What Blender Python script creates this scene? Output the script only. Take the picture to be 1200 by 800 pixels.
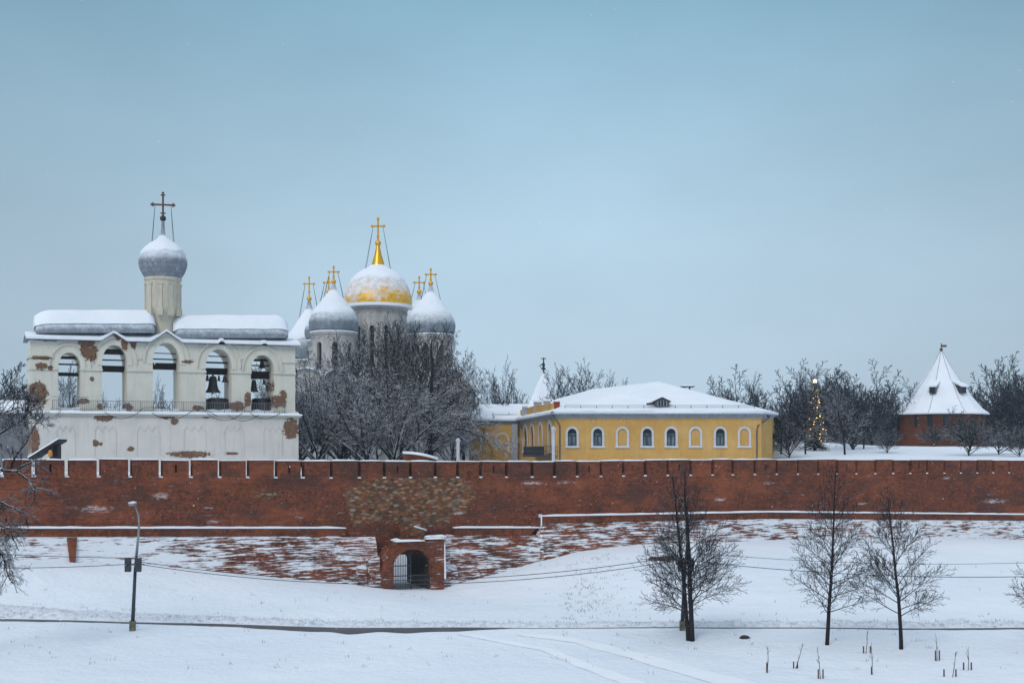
import bpy, math, random
from math import sin, cos, pi, radians, sqrt, atan2, tan, exp
from mathutils import Vector, noise as mn

for o in list(bpy.data.objects): bpy.data.objects.remove(o)
SC = bpy.context.scene
COL = SC.collection
# ------------------------------------------------------------------ camera
ZC, HOR, F = 13.0, 528.0, 1500.0
cam = bpy.data.cameras.new('camera'); camo = bpy.data.objects.new('camera', cam); COL.objects.link(camo)
camo.location = (0, 0, ZC); camo.rotation_euler = (radians(90), 0, 0)
cam.lens = 45; cam.sensor_width = 36; cam.shift_y = (HOR-400)/1200; cam.clip_end = 6000; cam.clip_start = 0.5
SC.camera = camo
# ------------------------------------------------------------------ world: overcast winter sky
SUN_EL, SUN_AZ = radians(38), radians(205)      # azimuth clockwise from +Y: behind the camera, a little left
W = bpy.data.worlds.new('World'); SC.world = W; W.use_nodes = True
nt = W.node_tree; nt.nodes.clear()
n_out = nt.nodes.new('ShaderNodeOutputWorld'); n_bg = nt.nodes.new('ShaderNodeBackground')
sky = nt.nodes.new('ShaderNodeTexSky'); sky.sky_type = 'NISHITA'; sky.sun_disc = False
sky.sun_elevation = SUN_EL; sky.sun_rotation = SUN_AZ; sky.air_density = 1.0; sky.dust_density = 3.0
tc = nt.nodes.new('ShaderNodeTexCoord'); sep = nt.nodes.new('ShaderNodeSeparateXYZ')
nt.links.new(tc.outputs['Generated'], sep.inputs[0])
rp = nt.nodes.new('ShaderNodeValToRGB')         # cloud cover, brighter towards the zenith as overcast skies are
rp.color_ramp.elements[0].position = 0.0; rp.color_ramp.elements[0].color = (4.75, 6.15, 7.5, 1)
rp.color_ramp.elements[1].position = 1.0; rp.color_ramp.elements[1].color = (9.6, 10.7, 12.2, 1)
for p_, c_ in ((0.06, (4.7, 6.15, 7.5)), (0.16, (4.35, 6.0, 7.3)), (0.24, (3.6, 5.5, 6.85)), (0.34, (2.5, 4.6, 6.0)), (0.55, (6.2, 7.6, 9.2))):
    e = rp.color_ramp.elements.new(p_); e.color = (*c_, 1)
nz = nt.nodes.new('ShaderNodeTexNoise'); nz.inputs['Scale'].default_value = 4.2; nz.inputs['Detail'].default_value = 5
nz.inputs['Roughness'].default_value = 0.5
mp = nt.nodes.new('ShaderNodeMapping'); mp.inputs['Scale'].default_value = (1, 1, 1.9)
nt.links.new(tc.outputs['Generated'], mp.inputs[0]); nt.links.new(mp.outputs[0], nz.inputs['Vector'])
mr = nt.nodes.new('ShaderNodeMapRange'); mr.inputs[1].default_value = 0.3; mr.inputs[2].default_value = 0.7
mr.inputs[3].default_value = 0.94; mr.inputs[4].default_value = 1.07
nt.links.new(nz.outputs[0], mr.inputs[0])
ms = nt.nodes.new('ShaderNodeVectorMath'); ms.operation = 'SCALE'
dn = nt.nodes.new('ShaderNodeVectorMath'); dn.operation = 'DISTANCE'; dn.inputs[1].default_value = (.03, 1.0, .14)
nt.links.new(tc.outputs['Generated'], dn.inputs[0])
mr2 = nt.nodes.new('ShaderNodeMapRange'); mr2.interpolation_type = 'SMOOTHSTEP'; mr2.inputs[1].default_value = .0; mr2.inputs[2].default_value = .48; mr2.inputs[3].default_value = 1.14; mr2.inputs[4].default_value = .84
mm = nt.nodes.new('ShaderNodeMath'); mm.operation = 'MULTIPLY'; nt.links.new(dn.outputs['Value'], mr2.inputs[0]); nt.links.new(mr2.outputs[0], mm.inputs[0]); nt.links.new(mr.outputs[0], mm.inputs[1])
nt.links.new(sep.outputs['Z'], rp.inputs[0]); nt.links.new(rp.outputs[0], ms.inputs[0]); nt.links.new(mm.outputs[0], ms.inputs['Scale'])
mx = nt.nodes.new('ShaderNodeMix'); mx.data_type = 'RGBA'; mx.inputs[0].default_value = 0.9
nt.links.new(sky.outputs[0], mx.inputs[6]); nt.links.new(ms.outputs[0], mx.inputs[7])
nt.links.new(mx.outputs[2], n_bg.inputs[0]); n_bg.inputs[1].default_value = 0.1
nt.links.new(n_bg.outputs[0], n_out.inputs[0])
sun = bpy.data.lights.new('sun', 'SUN'); sun.energy = 1.15; sun.angle = radians(22); sun.color = (1.0, 0.95, 0.9)
suno = bpy.data.objects.new('sun', sun); COL.objects.link(suno); suno.location = (-40, -60, 90)
sd = Vector((sin(SUN_AZ)*cos(SUN_EL), cos(SUN_AZ)*cos(SUN_EL), sin(SUN_EL)))
suno.rotation_euler = sd.to_track_quat('Z', 'Y').to_euler()
vs = SC.view_settings; vs.view_transform = 'Standard'; vs.look = 'None'; vs.exposure = 0.0; vs.gamma = 1.0; vs.use_curve_mapping = False
SC.cycles.max_bounces = 5; SC.cycles.volume_bounces = 1; SC.cycles.use_denoising = True
SC.cycles.transparent_max_bounces = 8

# ------------------------------------------------------------------ projection helpers (pixel of the 1200x800 photo at a real distance)
def P(px, py, Y): return Vector(((px-600)/F*Y, Y, ZC+(HOR-py)/F*Y))
def X_(px, Y): return (px-600)/F*Y
def Z_(py, Y): return ZC+(HOR-py)/F*Y
class Frame:
    def __init__(s, x0, y0, deg):
        s.x0, s.y0, s.a = x0, y0, radians(deg); s.c, s.s = cos(s.a), sin(s.a)
    def l(s, px, off=0.0):
        k = (px-600)/F
        return (k*(s.y0+s.c*off)-s.x0+s.s*off)/(s.c-k*s.s)
    def Y(s, px, off=0.0): return s.y0+s.s*s.l(px, off)+s.c*off
    def z(s, px, py, off=0.0): return ZC+(HOR-py)/F*s.Y(px, off)
    def w(s, l, off): return (s.x0+s.c*l-s.s*off, s.y0+s.s*l+s.c*off)
    def local(s, X, Y):
        dx, dy = X-s.x0, Y-s.y0
        return dx*s.c+dy*s.s, -dx*s.s+dy*s.c
    def place(s, o): o.location = (s.x0, s.y0, 0); o.rotation_euler = (0, 0, s.a)
def interp(tab, x):
    if x <= tab[0][0]: return tab[0][1]
    for (a, va), (b, vb) in zip(tab, tab[1:]):
        if x <= b: return va+(vb-va)*(x-a)/(b-a)
    return tab[-1][1]
def sst(a, b, x):
    t = max(0, min(1, (x-a)/(b-a))); return t*t*(3-2*t)

# ------------------------------------------------------------------ mesh builder
class MB:
    def __init__(s, fn=None): s.v = []; s.f = []; s.fn = fn
    def add(s, vs, fs):
        n = len(s.v)
        s.v.extend(tuple(p) for p in vs); s.f.extend(tuple(i+n for i in f) for f in fs)
    def box(s, x0, x1, y0, y1, z0, z1):
        s.add([(x0,y0,z0),(x1,y0,z0),(x1,y1,z0),(x0,y1,z0),(x0,y0,z1),(x1,y0,z1),(x1,y1,z1),(x0,y1,z1)],
              [(0,3,2,1),(4,5,6,7),(0,1,5,4),(1,2,6,5),(2,3,7,6),(3,0,4,7)])
    def hexa(s, p8): s.add(p8, [(0,3,2,1),(4,5,6,7),(0,1,5,4),(1,2,6,5),(2,3,7,6),(3,0,4,7)])
    def snowbox(s, x0, x1, y0, y1, z0, h, b=0.06, seed=0, step=0.5):
        """soft edged pillow of snow with an uneven top"""
        n = max(2, int((x1-x0)/step)); prof = [(y0, 0), (y0-b*.2, h*.5), (y0+b, h), ((y0+y1)/2, h*1.12), (y1-b, h), (y1, 0)]
        V = []; m = len(prof)
        for i in range(n+1):
            x = x0+(x1-x0)*i/n
            e = 0.55 if i in (0, n) else 1.0
            for y, z in prof:
                k = 0.85+0.35*mn.noise((x*0.9+seed*7.3, y*0.9, seed))
                V.append((x, y, (z0(x) if callable(z0) else z0)+z*e*k))
        Fc = []
        for i in range(n):
            for j in range(m-1): Fc.append((i*m+j, (i+1)*m+j, (i+1)*m+j+1, i*m+j+1))
        Fc.append(tuple(range(m))); Fc.append(tuple(n*m+j for j in reversed(range(m))))
        s.add(V, Fc)
    def prism(s, poly, y0, y1):
        n = len(poly)
        s.add([(x, y0, z) for x, z in poly]+[(x, y1, z) for x, z in poly],
              [tuple(range(n)), tuple(range(2*n-1, n-1, -1))]+[(i, i+n, (i+1) % n+n, (i+1) % n) for i in range(n)])
    def vprism(s, poly, z0, z1):
        n = len(poly)
        f0 = (lambda x, y: z0) if not callable(z0) else z0
        f1 = (lambda x, y: z1) if not callable(z1) else z1
        s.add([(x, y, f0(x, y)) for x, y in poly]+[(x, y, f1(x, y)) for x, y in poly],
              [tuple(range(n-1, -1, -1)), tuple(range(n, 2*n))]+[(i, (i+1) % n, (i+1) % n+n, i+n) for i in range(n)])
    def tube(s, pts, rad, n=6, cap=True):
        pts = [Vector(p) for p in pts]
        if not isinstance(rad, (list, tuple)): rad = [rad]*len(pts)
        base = len(s.v); m = len(pts)
        for i, p in enumerate(pts):
            d = (pts[min(i+1, m-1)]-pts[max(i-1, 0)])
            if d.length < 1e-9: d = Vector((0, 0, 1))
            d.normalize()
            ref = Vector((0, 0, 1)) if abs(d.z) < .95 else Vector((1, 0, 0))
            u = d.cross(ref).normalized(); v = u.cross(d)
            for k in range(n):
                a = 2*pi*k/n+pi/2
                q = p+(u*cos(a)+v*sin(a))*rad[i]
                s.v.append((q.x, q.y, q.z))
        for i in range(m-1):
            for k in range(n):
                k2 = (k+1) % n
                s.f.append((base+i*n+k, base+i*n+k2, base+(i+1)*n+k2, base+(i+1)*n+k))
        if cap:
            s.f.append(tuple(base+k for k in reversed(range(n)))); s.f.append(tuple(base+(m-1)*n+k for k in range(n)))
    def lathe(s, prof, n=40, cx=0, cy=0, cap=True, rf=None, a0=0.0):
        base = len(s.v); m = len(prof)
        for i, (r, z) in enumerate(prof):
            for k in range(n):
                a = 2*pi*k/n+a0; rr = r*(rf(a, i) if rf else 1)
                zz = z
                s.v.append((cx+rr*cos(a), cy+rr*sin(a), zz))
        for i in range(m-1):
            for k in range(n):
                k2 = (k+1) % n
                s.f.append((base+i*n+k, base+i*n+k2, base+(i+1)*n+k2, base+(i+1)*n+k))
        if cap:
            s.f.append(tuple(base+k for k in reversed(range(n)))); s.f.append(tuple(base+(m-1)*n+k for k in range(n)))
    def archwall(s, x0, x1, z0, top, ops, y0, y1, nseg=10, back=True, topcap=True, extra=()):
        """wall slab between y0 (front) and y1; ops = (xa, xb, sill, spring, crown)"""
        topf = top if callable(top) else (lambda x: top)
        z0f = z0 if callable(z0) else (lambda x: z0)
        def face(q, y, flip):
            vs_ = [(x, y, z) for x, z in q]
            if flip: vs_.reverse()
            s.add(vs_, [tuple(range(len(vs_)))])
        xs = sorted(set([x0, x1]+[e for e in extra if x0 < e < x1]+[a for o in ops for a in (o[0], o[1])]))
        def col(xa, xb, zl0, zl1, y, fl):
            face([(xa, zl0), (xb, zl1), (xb, topf(xb)), (xa, topf(xa))], y, fl)
        for xa, xb in zip(xs, xs[1:]):
            mid = (xa+xb)/2; op = [o for o in ops if o[0] < mid < o[1]]
            if not op:
                for y, fl in ((y0, False), (y1, True)) if back else ((y0, False),): col(xa, xb, z0f(xa), z0f(xb), y, fl)
        for xa, xb, sill, spr, crown in ops:
            pts = []
            cx, r = (xa+xb)/2, (xb-xa)/2
            for i in range(nseg+1):
                a = pi-pi*i/nseg; pts.append((cx+r*cos(a), spr+(crown-spr)*sin(a)))
            for (ax, az), (bx, bz) in zip(pts, pts[1:]):
                for y, fl in ((y0, False), (y1, True)) if back else ((y0, False),): col(ax, bx, az, bz, y, fl)
                s.add([(ax, y0, az), (bx, y0, bz), (bx, y1, bz), (ax, y1, az)], [(3, 2, 1, 0)])
            s.add([(xa, y0, sill), (xa, y0, spr), (xa, y1, spr), (xa, y1, sill)], [(3, 2, 1, 0)])
            s.add([(xb, y0, sill), (xb, y0, spr), (xb, y1, spr), (xb, y1, sill)], [(0, 1, 2, 3)])
            if sill > z0f(cx)+0.02:
                s.add([(xa, y0, sill), (xb, y0, sill), (xb, y1, sill), (xa, y1, sill)], [(0, 1, 2, 3)])
                for y, fl in ((y0, False), (y1, True)) if back else ((y0, False),):
                    face([(xa, z0f(xa)), (xb, z0f(xb)), (xb, sill), (xa, sill)], y, fl)
        if topcap:
            for xa, xb in zip(xs, xs[1:]):
                s.add([(xa, y0, topf(xa)), (xb, y0, topf(xb)), (xb, y1, topf(xb)), (xa, y1, topf(xa))], [(0, 1, 2, 3)])
        s.add([(x0, y0, z0f(x0)), (x0, y0, topf(x0)), (x0, y1, topf(x0)), (x0, y1, z0f(x0))], [(0, 1, 2, 3)])
        s.add([(x1, y0, z0f(x1)), (x1, y0, topf(x1)), (x1, y1, topf(x1)), (x1, y1, z0f(x1))], [(3, 2, 1, 0)])
    def archring(s, cx, spr, ri, ro, y0, y1, n=14, ky=1.0, kyo=None, legs=0.0):
        kyo = ky if kyo is None else kyo
        pts = []
        if legs: pts.append((cx-ri, spr-legs, cx-ro, spr-legs))
        for i in range(n+1):
            a = pi-pi*i/n
            pts.append((cx+ri*cos(a), spr+ri*ky*sin(a), cx+ro*cos(a), spr+ro*kyo*sin(a)))
        if legs: pts.append((cx+ri, spr-legs, cx+ro, spr-legs))
        for p, q in zip(pts, pts[1:]):
            s.hexa([(p[0], y0, p[1]), (q[0], y0, q[1]), (q[0], y1, q[1]), (p[0], y1, p[1]),
                    (p[2], y0, p[3]), (q[2], y0, q[3]), (q[2], y1, q[3]), (p[2], y1, p[3])])
    def archpanel(s, cx, z0, spr, r, ky, y, n=12):
        pts = [(cx-r, y, z0)]+[(cx+r*cos(pi-pi*i/n), y, spr+r*ky*sin(pi*i/n)) for i in range(n+1)]+[(cx+r, y, z0)]
        pts.reverse()
        s.add(pts, [tuple(range(len(pts)))])
    def build(s, name, mat, parent=None, loc=None, smooth=False, ang=None):
        me = bpy.data.meshes.new(name)
        V = [s.fn(p) for p in s.v] if s.fn else s.v
        me.from_pydata(V, [], s.f)
        o = bpy.data.objects.new(name, me); COL.objects.link(o)
        if mat: me.materials.append(mat)
        if parent: o.parent = parent
        if loc is not None: o.location = loc
        if smooth:
            me.polygons.foreach_set('use_smooth', [True]*len(me.polygons))
            if ang is not None:
                try: me.set_sharp_from_angle(angle=radians(ang))
                except Exception: pass
        me.update()
        return o
def empty(name, label, cat, loc=(0, 0, 0), group=None):
    o = bpy.data.objects.new(name, None); COL.objects.link(o); o.location = loc; o.empty_display_size = .5
    tag(o, label, cat, group); return o
def tag(o, label, cat, group=None, kind=None):
    if label: o['label'] = label
    if cat: o['category'] = cat
    if group: o['group'] = group
    if kind: o['kind'] = kind
    return o

# ------------------------------------------------------------------ material graph helper
class G:
    def __init__(s, name):
        s.m = bpy.data.materials.new(name); s.m.use_nodes = True; s.t = s.m.node_tree; s.t.nodes.clear()
        s.out = s.t.nodes.new('ShaderNodeOutputMaterial'); s.b = s.t.nodes.new('ShaderNodeBsdfPrincipled')
        s.t.links.new(s.b.outputs[0], s.out.inputs[0]); s.set('Roughness', .85); s._c = None
    def put(s, sock, val):
        if hasattr(val, 'is_linked') or hasattr(val, 'links'): s.t.links.new(val, sock)
        else:
            if isinstance(val, (tuple, list)) and len(val) == 3 and sock.type == 'RGBA': val = (*val, 1)
            sock.default_value = val
    def set(s, n, v): s.put(s.b.inputs[n], v)
    def co(s, kind='Object'):
        if s._c is None: s._c = s.t.nodes.new('ShaderNodeTexCoord')
        return s._c.outputs[kind]
    def map(s, vec, sc=(1, 1, 1), loc=(0, 0, 0)):
        n = s.t.nodes.new('ShaderNodeMapping'); s.put(n.inputs[0], vec); n.inputs['Scale'].default_value = sc; n.inputs['Location'].default_value = loc
        return n.outputs[0]
    def noise(s, sc, vec=None, det=3, rough=.55, dist=0.0):
        n = s.t.nodes.new('ShaderNodeTexNoise'); s.put(n.inputs['Vector'], vec if vec is not None else s.co())
        n.inputs['Scale'].default_value = sc; n.inputs['Detail'].default_value = det; n.inputs['Roughness'].default_value = rough
        n.inputs['Distortion'].default_value = dist
        return n.outputs[0]
    def vor(s, sc, vec=None, out='Color', rnd=1.0):
        n = s.t.nodes.new('ShaderNodeTexVoronoi'); s.put(n.inputs['Vector'], vec if vec is not None else s.co())
        n.inputs['Scale'].default_value = sc; n.inputs['Randomness'].default_value = rnd
        return n.outputs[out]
    def m_(s, op, a, b=0.0, c=0.0, cl=False):
        n = s.t.nodes.new('ShaderNodeMath'); n.operation = op; n.use_clamp = cl
        s.put(n.inputs[0], a); s.put(n.inputs[1], b)
        if op in ('MULTIPLY_ADD',): s.put(n.inputs[2], c)
        return n.outputs[0]
    def rng(s, v, a, b, c=0.0, d=1.0):
        n = s.t.nodes.new('ShaderNodeMapRange'); s.put(n.inputs[0], v)
        n.inputs[1].default_value, n.inputs[2].default_value, n.inputs[3].default_value, n.inputs[4].default_value = a, b, c, d
        return n.outputs[0]
    def ramp(s, v, stops):
        n = s.t.nodes.new('ShaderNodeValToRGB'); s.put(n.inputs[0], v); e = n.color_ramp.elements
        while len(e) < len(stops): e.new(0.5)
        for x, (p, c) in zip(e, stops): x.position = p; x.color = (*c, 1)
        return n.outputs[0]
    def mix(s, f, a, b, mode='MIX'):
        n = s.t.nodes.new('ShaderNodeMix'); n.data_type = 'RGBA'; n.blend_type = mode
        s.put(n.inputs[0], f); s.put(n.inputs[6], a); s.put(n.inputs[7], b); return n.outputs[2]
    def xyz(s, vec):
        n = s.t.nodes.new('ShaderNodeSeparateXYZ'); s.put(n.inputs[0], vec); return n.outputs
    def comb(s, x=0.0, y=0.0, z=0.0):
        n = s.t.nodes.new('ShaderNodeCombineXYZ'); s.put(n.inputs[0], x); s.put(n.inputs[1], y); s.put(n.inputs[2], z); return n.outputs[0]
    def nz(s):
        n = s.t.nodes.new('ShaderNodeNewGeometry'); return s.xyz(n.outputs['Normal'])[2]
    def brick(s, vec, c1, c2, mo, bw=.27, rh=.085, mort=.012, off=.5):
        n = s.t.nodes.new('ShaderNodeTexBrick'); s.put(n.inputs['Vector'], vec); s.put(n.inputs['Color1'], c1); s.put(n.inputs['Color2'], c2); s.put(n.inputs['Mortar'], mo)
        n.inputs['Scale'].default_value = 1; n.inputs['Brick Width'].default_value = bw; n.inputs['Row Height'].default_value = rh
        n.inputs['Mortar Size'].default_value = mort; n.inputs['Mortar Smooth'].default_value = .2; n.offset = off
        return n.outputs
    def bump(s, h, st=.3, dist=.1):
        n = s.t.nodes.new('ShaderNodeBump'); s.put(n.inputs['Height'], h); n.inputs['Strength'].default_value = st; n.inputs['Distance'].default_value = dist
        s.t.links.new(n.outputs[0], s.b.inputs['Normal'])
    def ell(s, patches, amp=.8, nsc=1.1, edge=.12, wob=None):
        """union of noisy ellipses in (x, z): patches = (x, z, rx, rz)"""
        c = s.xyz(s.co()); acc = None
        for x, z, rx, rz in patches:
            a = s.m_('MULTIPLY', s.m_('SUBTRACT', c[0], x), 1/rx); b = s.m_('MULTIPLY', s.m_('SUBTRACT', c[2], z), 1/rz)
            d = s.m_('SUBTRACT', 1.0, s.m_('SQRT', s.m_('ADD', s.m_('MULTIPLY', a, a), s.m_('MULTIPLY', b, b))))
            acc = d if acc is None else s.m_('MAXIMUM', acc, d)
        n = s.noise(nsc, det=7, rough=.7)
        t = s.m_('ADD', acc, s.m_('MULTIPLY', s.m_('SUBTRACT', n, .5), amp*2))
        return s.rng(t, 0, edge)
SNOW = (.80, .84, .90)
def flat(name, c, rough=.8, metal=0.0, var=.12, sc=1.5, bump=0.0):
    g = G(name); n = g.noise(sc, det=4)
    k = [tuple(max(0, x*(1-var*2)) for x in c), tuple(min(1, x*(1+var)) for x in c)]
    g.set('Base Color', g.ramp(n, [(.3, k[0]), (.7, k[1])])); g.set('Roughness', rough); g.set('Metallic', metal)
    if bump: g.bump(g.noise(sc*6, det=4), bump)
    return g.m
def snowmat(name='snow', sc=1.0, st=.25):
    g = G(name); n = g.noise(.35*sc, det=4)
    g.set('Base Color', g.ramp(n, [(.3, (.76, .81, .88)), (.7, (.84, .88, .93))])); g.set('Roughness', .9)
    g.bump(g.m_('ADD', g.noise(3*sc, det=5, rough=.6), g.m_('MULTIPLY', g.noise(.6*sc, det=2), 2.0)), st, .25)
    g.set('Specular IOR Level', .2)
    return g.m
M = {}
M['snow'] = snowmat()
# ground snow with small dirty marks, twigs and dents
def ground_mat():
    g = G('ground_snow')
    n = g.noise(.06, det=5); base = g.ramp(n, [(.3, (.72, .79, .87)), (.7, (.84, .88, .94))])
    sp = g.noise(1.6, g.map(g.co(), (1, .35, 1)), det=6, rough=.75); spots = g.rng(sp, .685, .76)
    base = g.mix(g.m_('MULTIPLY', spots, .55), base, (.34, .37, .42))
    # rough dirty bank thrown up along the far side of the road
    c = g.xyz(g.co())
    g.set('Base Color', base); g.set('Roughness', .92); g.set('Specular IOR Level', .15)
    h = g.m_('ADD', g.m_('MULTIPLY', g.noise(.35, det=3), 2.2), g.noise(2.2, det=5, rough=.65))
    g.bump(h, .5, .35)
    return g.m
M['ground'] = ground_mat()
def brick_mat(name, stone=None, drifts=None, darker=1.0, dust=.16, snowy=False, zscale=1.0):
    g = G(name); c = g.xyz(g.co()); v = g.comb(c[0], c[2], 0.0)
    b = g.brick(v, (.31*darker, .068*darker, .038*darker), (.14*darker, .034*darker, .018*darker), (.17, .11, .085))
    n1 = g.noise(.55, det=6, rough=.7); n2 = g.noise(3.2, det=5, rough=.75)
    col = g.mix(g.rng(n1, .40, .68, 0, .65), b['Color'], (.115*darker, .05*darker, .028*darker))
    col = g.mix(g.rng(g.noise(.8, g.map(g.co(), (1, 1, 1), (31, 0, 7)), det=5, rough=.7), .5, .66, 0, .6), col, (.34*darker, .105*darker, .042*darker))
    col = g.mix(g.rng(g.noise(.35, g.map(g.co(), (1, 1, 1.6), (3, 0, 17)), det=7, rough=.75), .53, .63, 0, .75), col, (.075, .038, .026))
    col = g.mix(g.rng(g.noise(1.1, g.map(g.co(), (1, 1, 1.8), (13, 0, 1)), det=6, rough=.75), .60, .66, 0, .5), col, (.25, .19, .14))
    col = g.mix(g.rng(n2, .46, .66, 0, .85), col, (.075, .026, .018))
    n4 = g.noise(7.0, g.map(g.co(), (.6, 1, 1.5), (2, 2, 2)), det=3, rough=.7)
    col = g.mix(g.rng(n4, .55, .75, 0, .6), col, (.44, .17, .08)); col = g.mix(g.rng(n4, .45, .28, 0, .7), col, (.05, .02, .015))
    big = g.noise(.16, g.map(g.co(), (1, 1, 2.2), (41, 3, 2)), det=6, rough=.7)
    col = g.mix(g.rng(big, .50, .62, 0, .5), col, (.36*darker, .115*darker, .058*darker))
    big2 = g.noise(.22, g.map(g.co(), (1, 1, 2.4), (5, 3, 29)), det=7, rough=.72)
    col = g.mix(g.rng(big2, .51, .60, 0, .72), col, (.085, .048, .042))
    sal = g.noise(2.2, g.map(g.co(), (.4, 1, 1.6), (15, 3, 9)), det=7, rough=.85)
    col = g.mix(g.rng(sal, .60, .70, 0, .55), col, (.36, .27, .21))
    rows = g.noise(1.0, g.map(g.co(), (.12, 1, 5.5), (8, 1, 0)), det=3, rough=.6)
    col = g.mix(g.rng(rows, .52, .72, 0, .45), col, (.06, .025, .02))
    n3 = g.noise(2.4, g.map(g.co(), (.5, 1, 2.2), (3, 9, 1)), det=6, rough=.8)
    col = g.mix(g.rng(n3, .66, .74, 0, .55), col, (.34, .25, .17))
    if stone:
        mask = g.ell(stone, amp=1.15, nsc=.6, edge=.10)
        sv = g.map(g.comb(g.m_('ADD', c[0], g.m_('MULTIPLY', g.noise(1.5, det=3), .5)), c[2], 0.0), (2.6, 5.2, 1)); sv2 = g.mix(.22, sv, g.noise(1.2, det=2))
        vc = g.vor(1.0, sv, 'Color'); vd = g.vor(1.0, sv, 'Distance')
        r = g.xyz(vc)
        sc_ = g.ramp(r[0], [(0, (.25, .075, .035)), (.3, (.28, .13, .06)), (.42, (.37, .235, .14)), (.52, (.10, .06, .04)), (.70, (.20, .08, .045)), (.84, (.36, .29, .24)), (.92, (.15, .10, .075)), (1, (.07, .035, .025))])
        sc_ = g.mix(g.rng(n2, .5, .75, 0, .5), sc_, (.10, .055, .035))
        sc_ = g.mix(g.rng(vd, .42, .7, 0, .7), sc_, (.09, .06, .04))
        col = g.mix(mask, col, sc_)
    if drifts:
        dm_ = g.ell(drifts, amp=1.6, nsc=2.6, edge=.8); fn_ = g.rng(g.noise(3.0, g.map(g.co(), (.35, 1, 3.2), (1, 6, 2)), det=5, rough=.75), .47, .56)
        col = g.mix(g.m_('MULTIPLY', dm_, g.m_('MULTIPLY', fn_, .8)), col, SNOW)
    # wind blown snow caught in the joints
    d = g.noise(1.7, g.map(g.co(), (.45, 1, 2.6), (11, 2, 5)), det=7, rough=.78)
    col = g.mix(g.rng(d, .73-dust*.25, .79, 0, .85), col, SNOW)
    g.set('Base Color', col); g.set('Roughness', .95); g.set('Specular IOR Level', .1)
    g.bump(g.m_('ADD', g.m_('MULTIPLY', b['Fac'], -.5), g.m_('MULTIPLY', n2, 1.3)), .6, .12)
    return g.m
def bark(name, c, snow_lo, snow_hi, amt=1.0):
    g = G(name); n = g.noise(9, det=3); col = g.ramp(n, [(.3, tuple(x*.6 for x in c)), (.75, tuple(x*1.3 for x in c))])
    s_ = g.m_('ADD', g.nz(), g.m_('MULTIPLY', g.m_('SUBTRACT', g.noise(2.3, det=4), .5), .9))
    g.set('Base Color', g.mix(g.rng(s_, snow_lo, snow_hi, 0, amt), col, SNOW)); g.set('Specular IOR Level', .1)
    return g.m

# ------------------------------------------------------------------ GROUND
WF = Frame(-38, 95, 25.58)          # the fortress wall: local x along it, local -y towards the camera
FOOT = [(-200, 655), (0, 657), (80, 660), (150, 664), (200, 667), (260, 671), (300, 674), (400, 683), (440, 688), (465, 690), (515, 690), (530, 686), (560, 680), (600, 669), (640, 658), (680, 647), (720, 642), (800, 637), (900, 634), (1000, 633), (1100, 631), (1200, 633), (1400, 633)]
foot_tab = [(WF.l(px, -2.3), WF.z(px, py, -2.3)) for px, py in FOOT]
def roadY(X): return 81.4 + max(0, -X-6)*0.135
GATE_L = WF.l(482, -2.6)
def ground_h(X, Y):
    l, o = WF.local(X, Y)
    if o < 1.0:
        ry = roadY(X); zr = 1.7
        if Y < ry-3: z = zr-(ry-3-Y)*0.05; z = max(z, .35)
        elif Y < ry: z = zr
        else:
            fz = interp(foot_tab, l)
            # distance to the foot along Y
            t = (-2.3-o); t2 = max(1e-3, (Y-ry)); tt = t2/(t2+max(t, 0)/WF.c)
            k = sst(0, 1, tt)*.55+tt*.45
            z = zr+(fz-zr)*k if t > 0 else fz
            e = Y-ry
            if e < 2.6: z += .12*exp(-((e-1.05)/.55)**2)*(.7+.6*mn.noise((X*.9, Y*2, 0)))
        z += .16*mn.noise((X*.09, Y*.12, 1.7))+.05*mn.noise((X*.5, Y*.7, 4.2))*(1 if abs(Y-ry) > 1 else 0)
        # tyre swath of the track leaving the road towards lower right
        return z
    if o < 3.0: return 1.62
    z = 11.2+sst(125, 205, Y)*2.45*sst(10, 40, X)
    z += 0.15*exp(-((X-62)/9)**2-((Y-185)/9)**2)+.9*exp(-((X-45)/9)**2-((Y-200)/14)**2)
    z += .25*mn.noise((X*.05, Y*.05, 9))
    g_ = exp(-((l-GATE_L-1.5)/6.5)**4)*exp(-((o-3)/9.0)**4)
    return z*(1-g_)+1.65*g_
def axis(lo, a, b, hi, step, k=1.35):
    xs = []; x = a
    while x <= b: xs.append(x); x += step
    s_, x = step, a
    L = []
    while x > lo: s_ *= k; x -= s_; L.append(max(x, lo))
    s_, x = step, xs[-1]; R = []
    while x < hi: s_ *= k; x += s_; R.append(min(x, hi))
    return L[::-1]+xs+R
LS = axis(-700, -45, 135, 1500, .7); OS = axis(-420, -72, -12, -12, .62)
OS = [o for o in OS if o <= -12]+[-12+.55*i for i in range(1, 24)]+[.8, 2.2, 2.6, 3.1, 4, 5.5, 7, 9, 11, 13, 15, 18, 21, 24]
x = 24; s_ = 3.0
while x < 1400: x += s_; s_ *= 1.06; OS.append(x)
OS = sorted(set(OS))
mb = MB(); nl = len(LS)
for o_ in OS:
    for l_ in LS:
        X, Y = WF.w(l_, o_); mb.v.append((X, Y, ground_h(X, Y)))
for j in range(len(OS)-1):
    for i in range(nl-1): mb.f.append((j*nl+i, j*nl+i+1, (j+1)*nl+i+1, (j+1)*nl+i))
gr = mb.build('ground', M['ground'], smooth=True); tag(gr, None, None, kind='structure')
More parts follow.
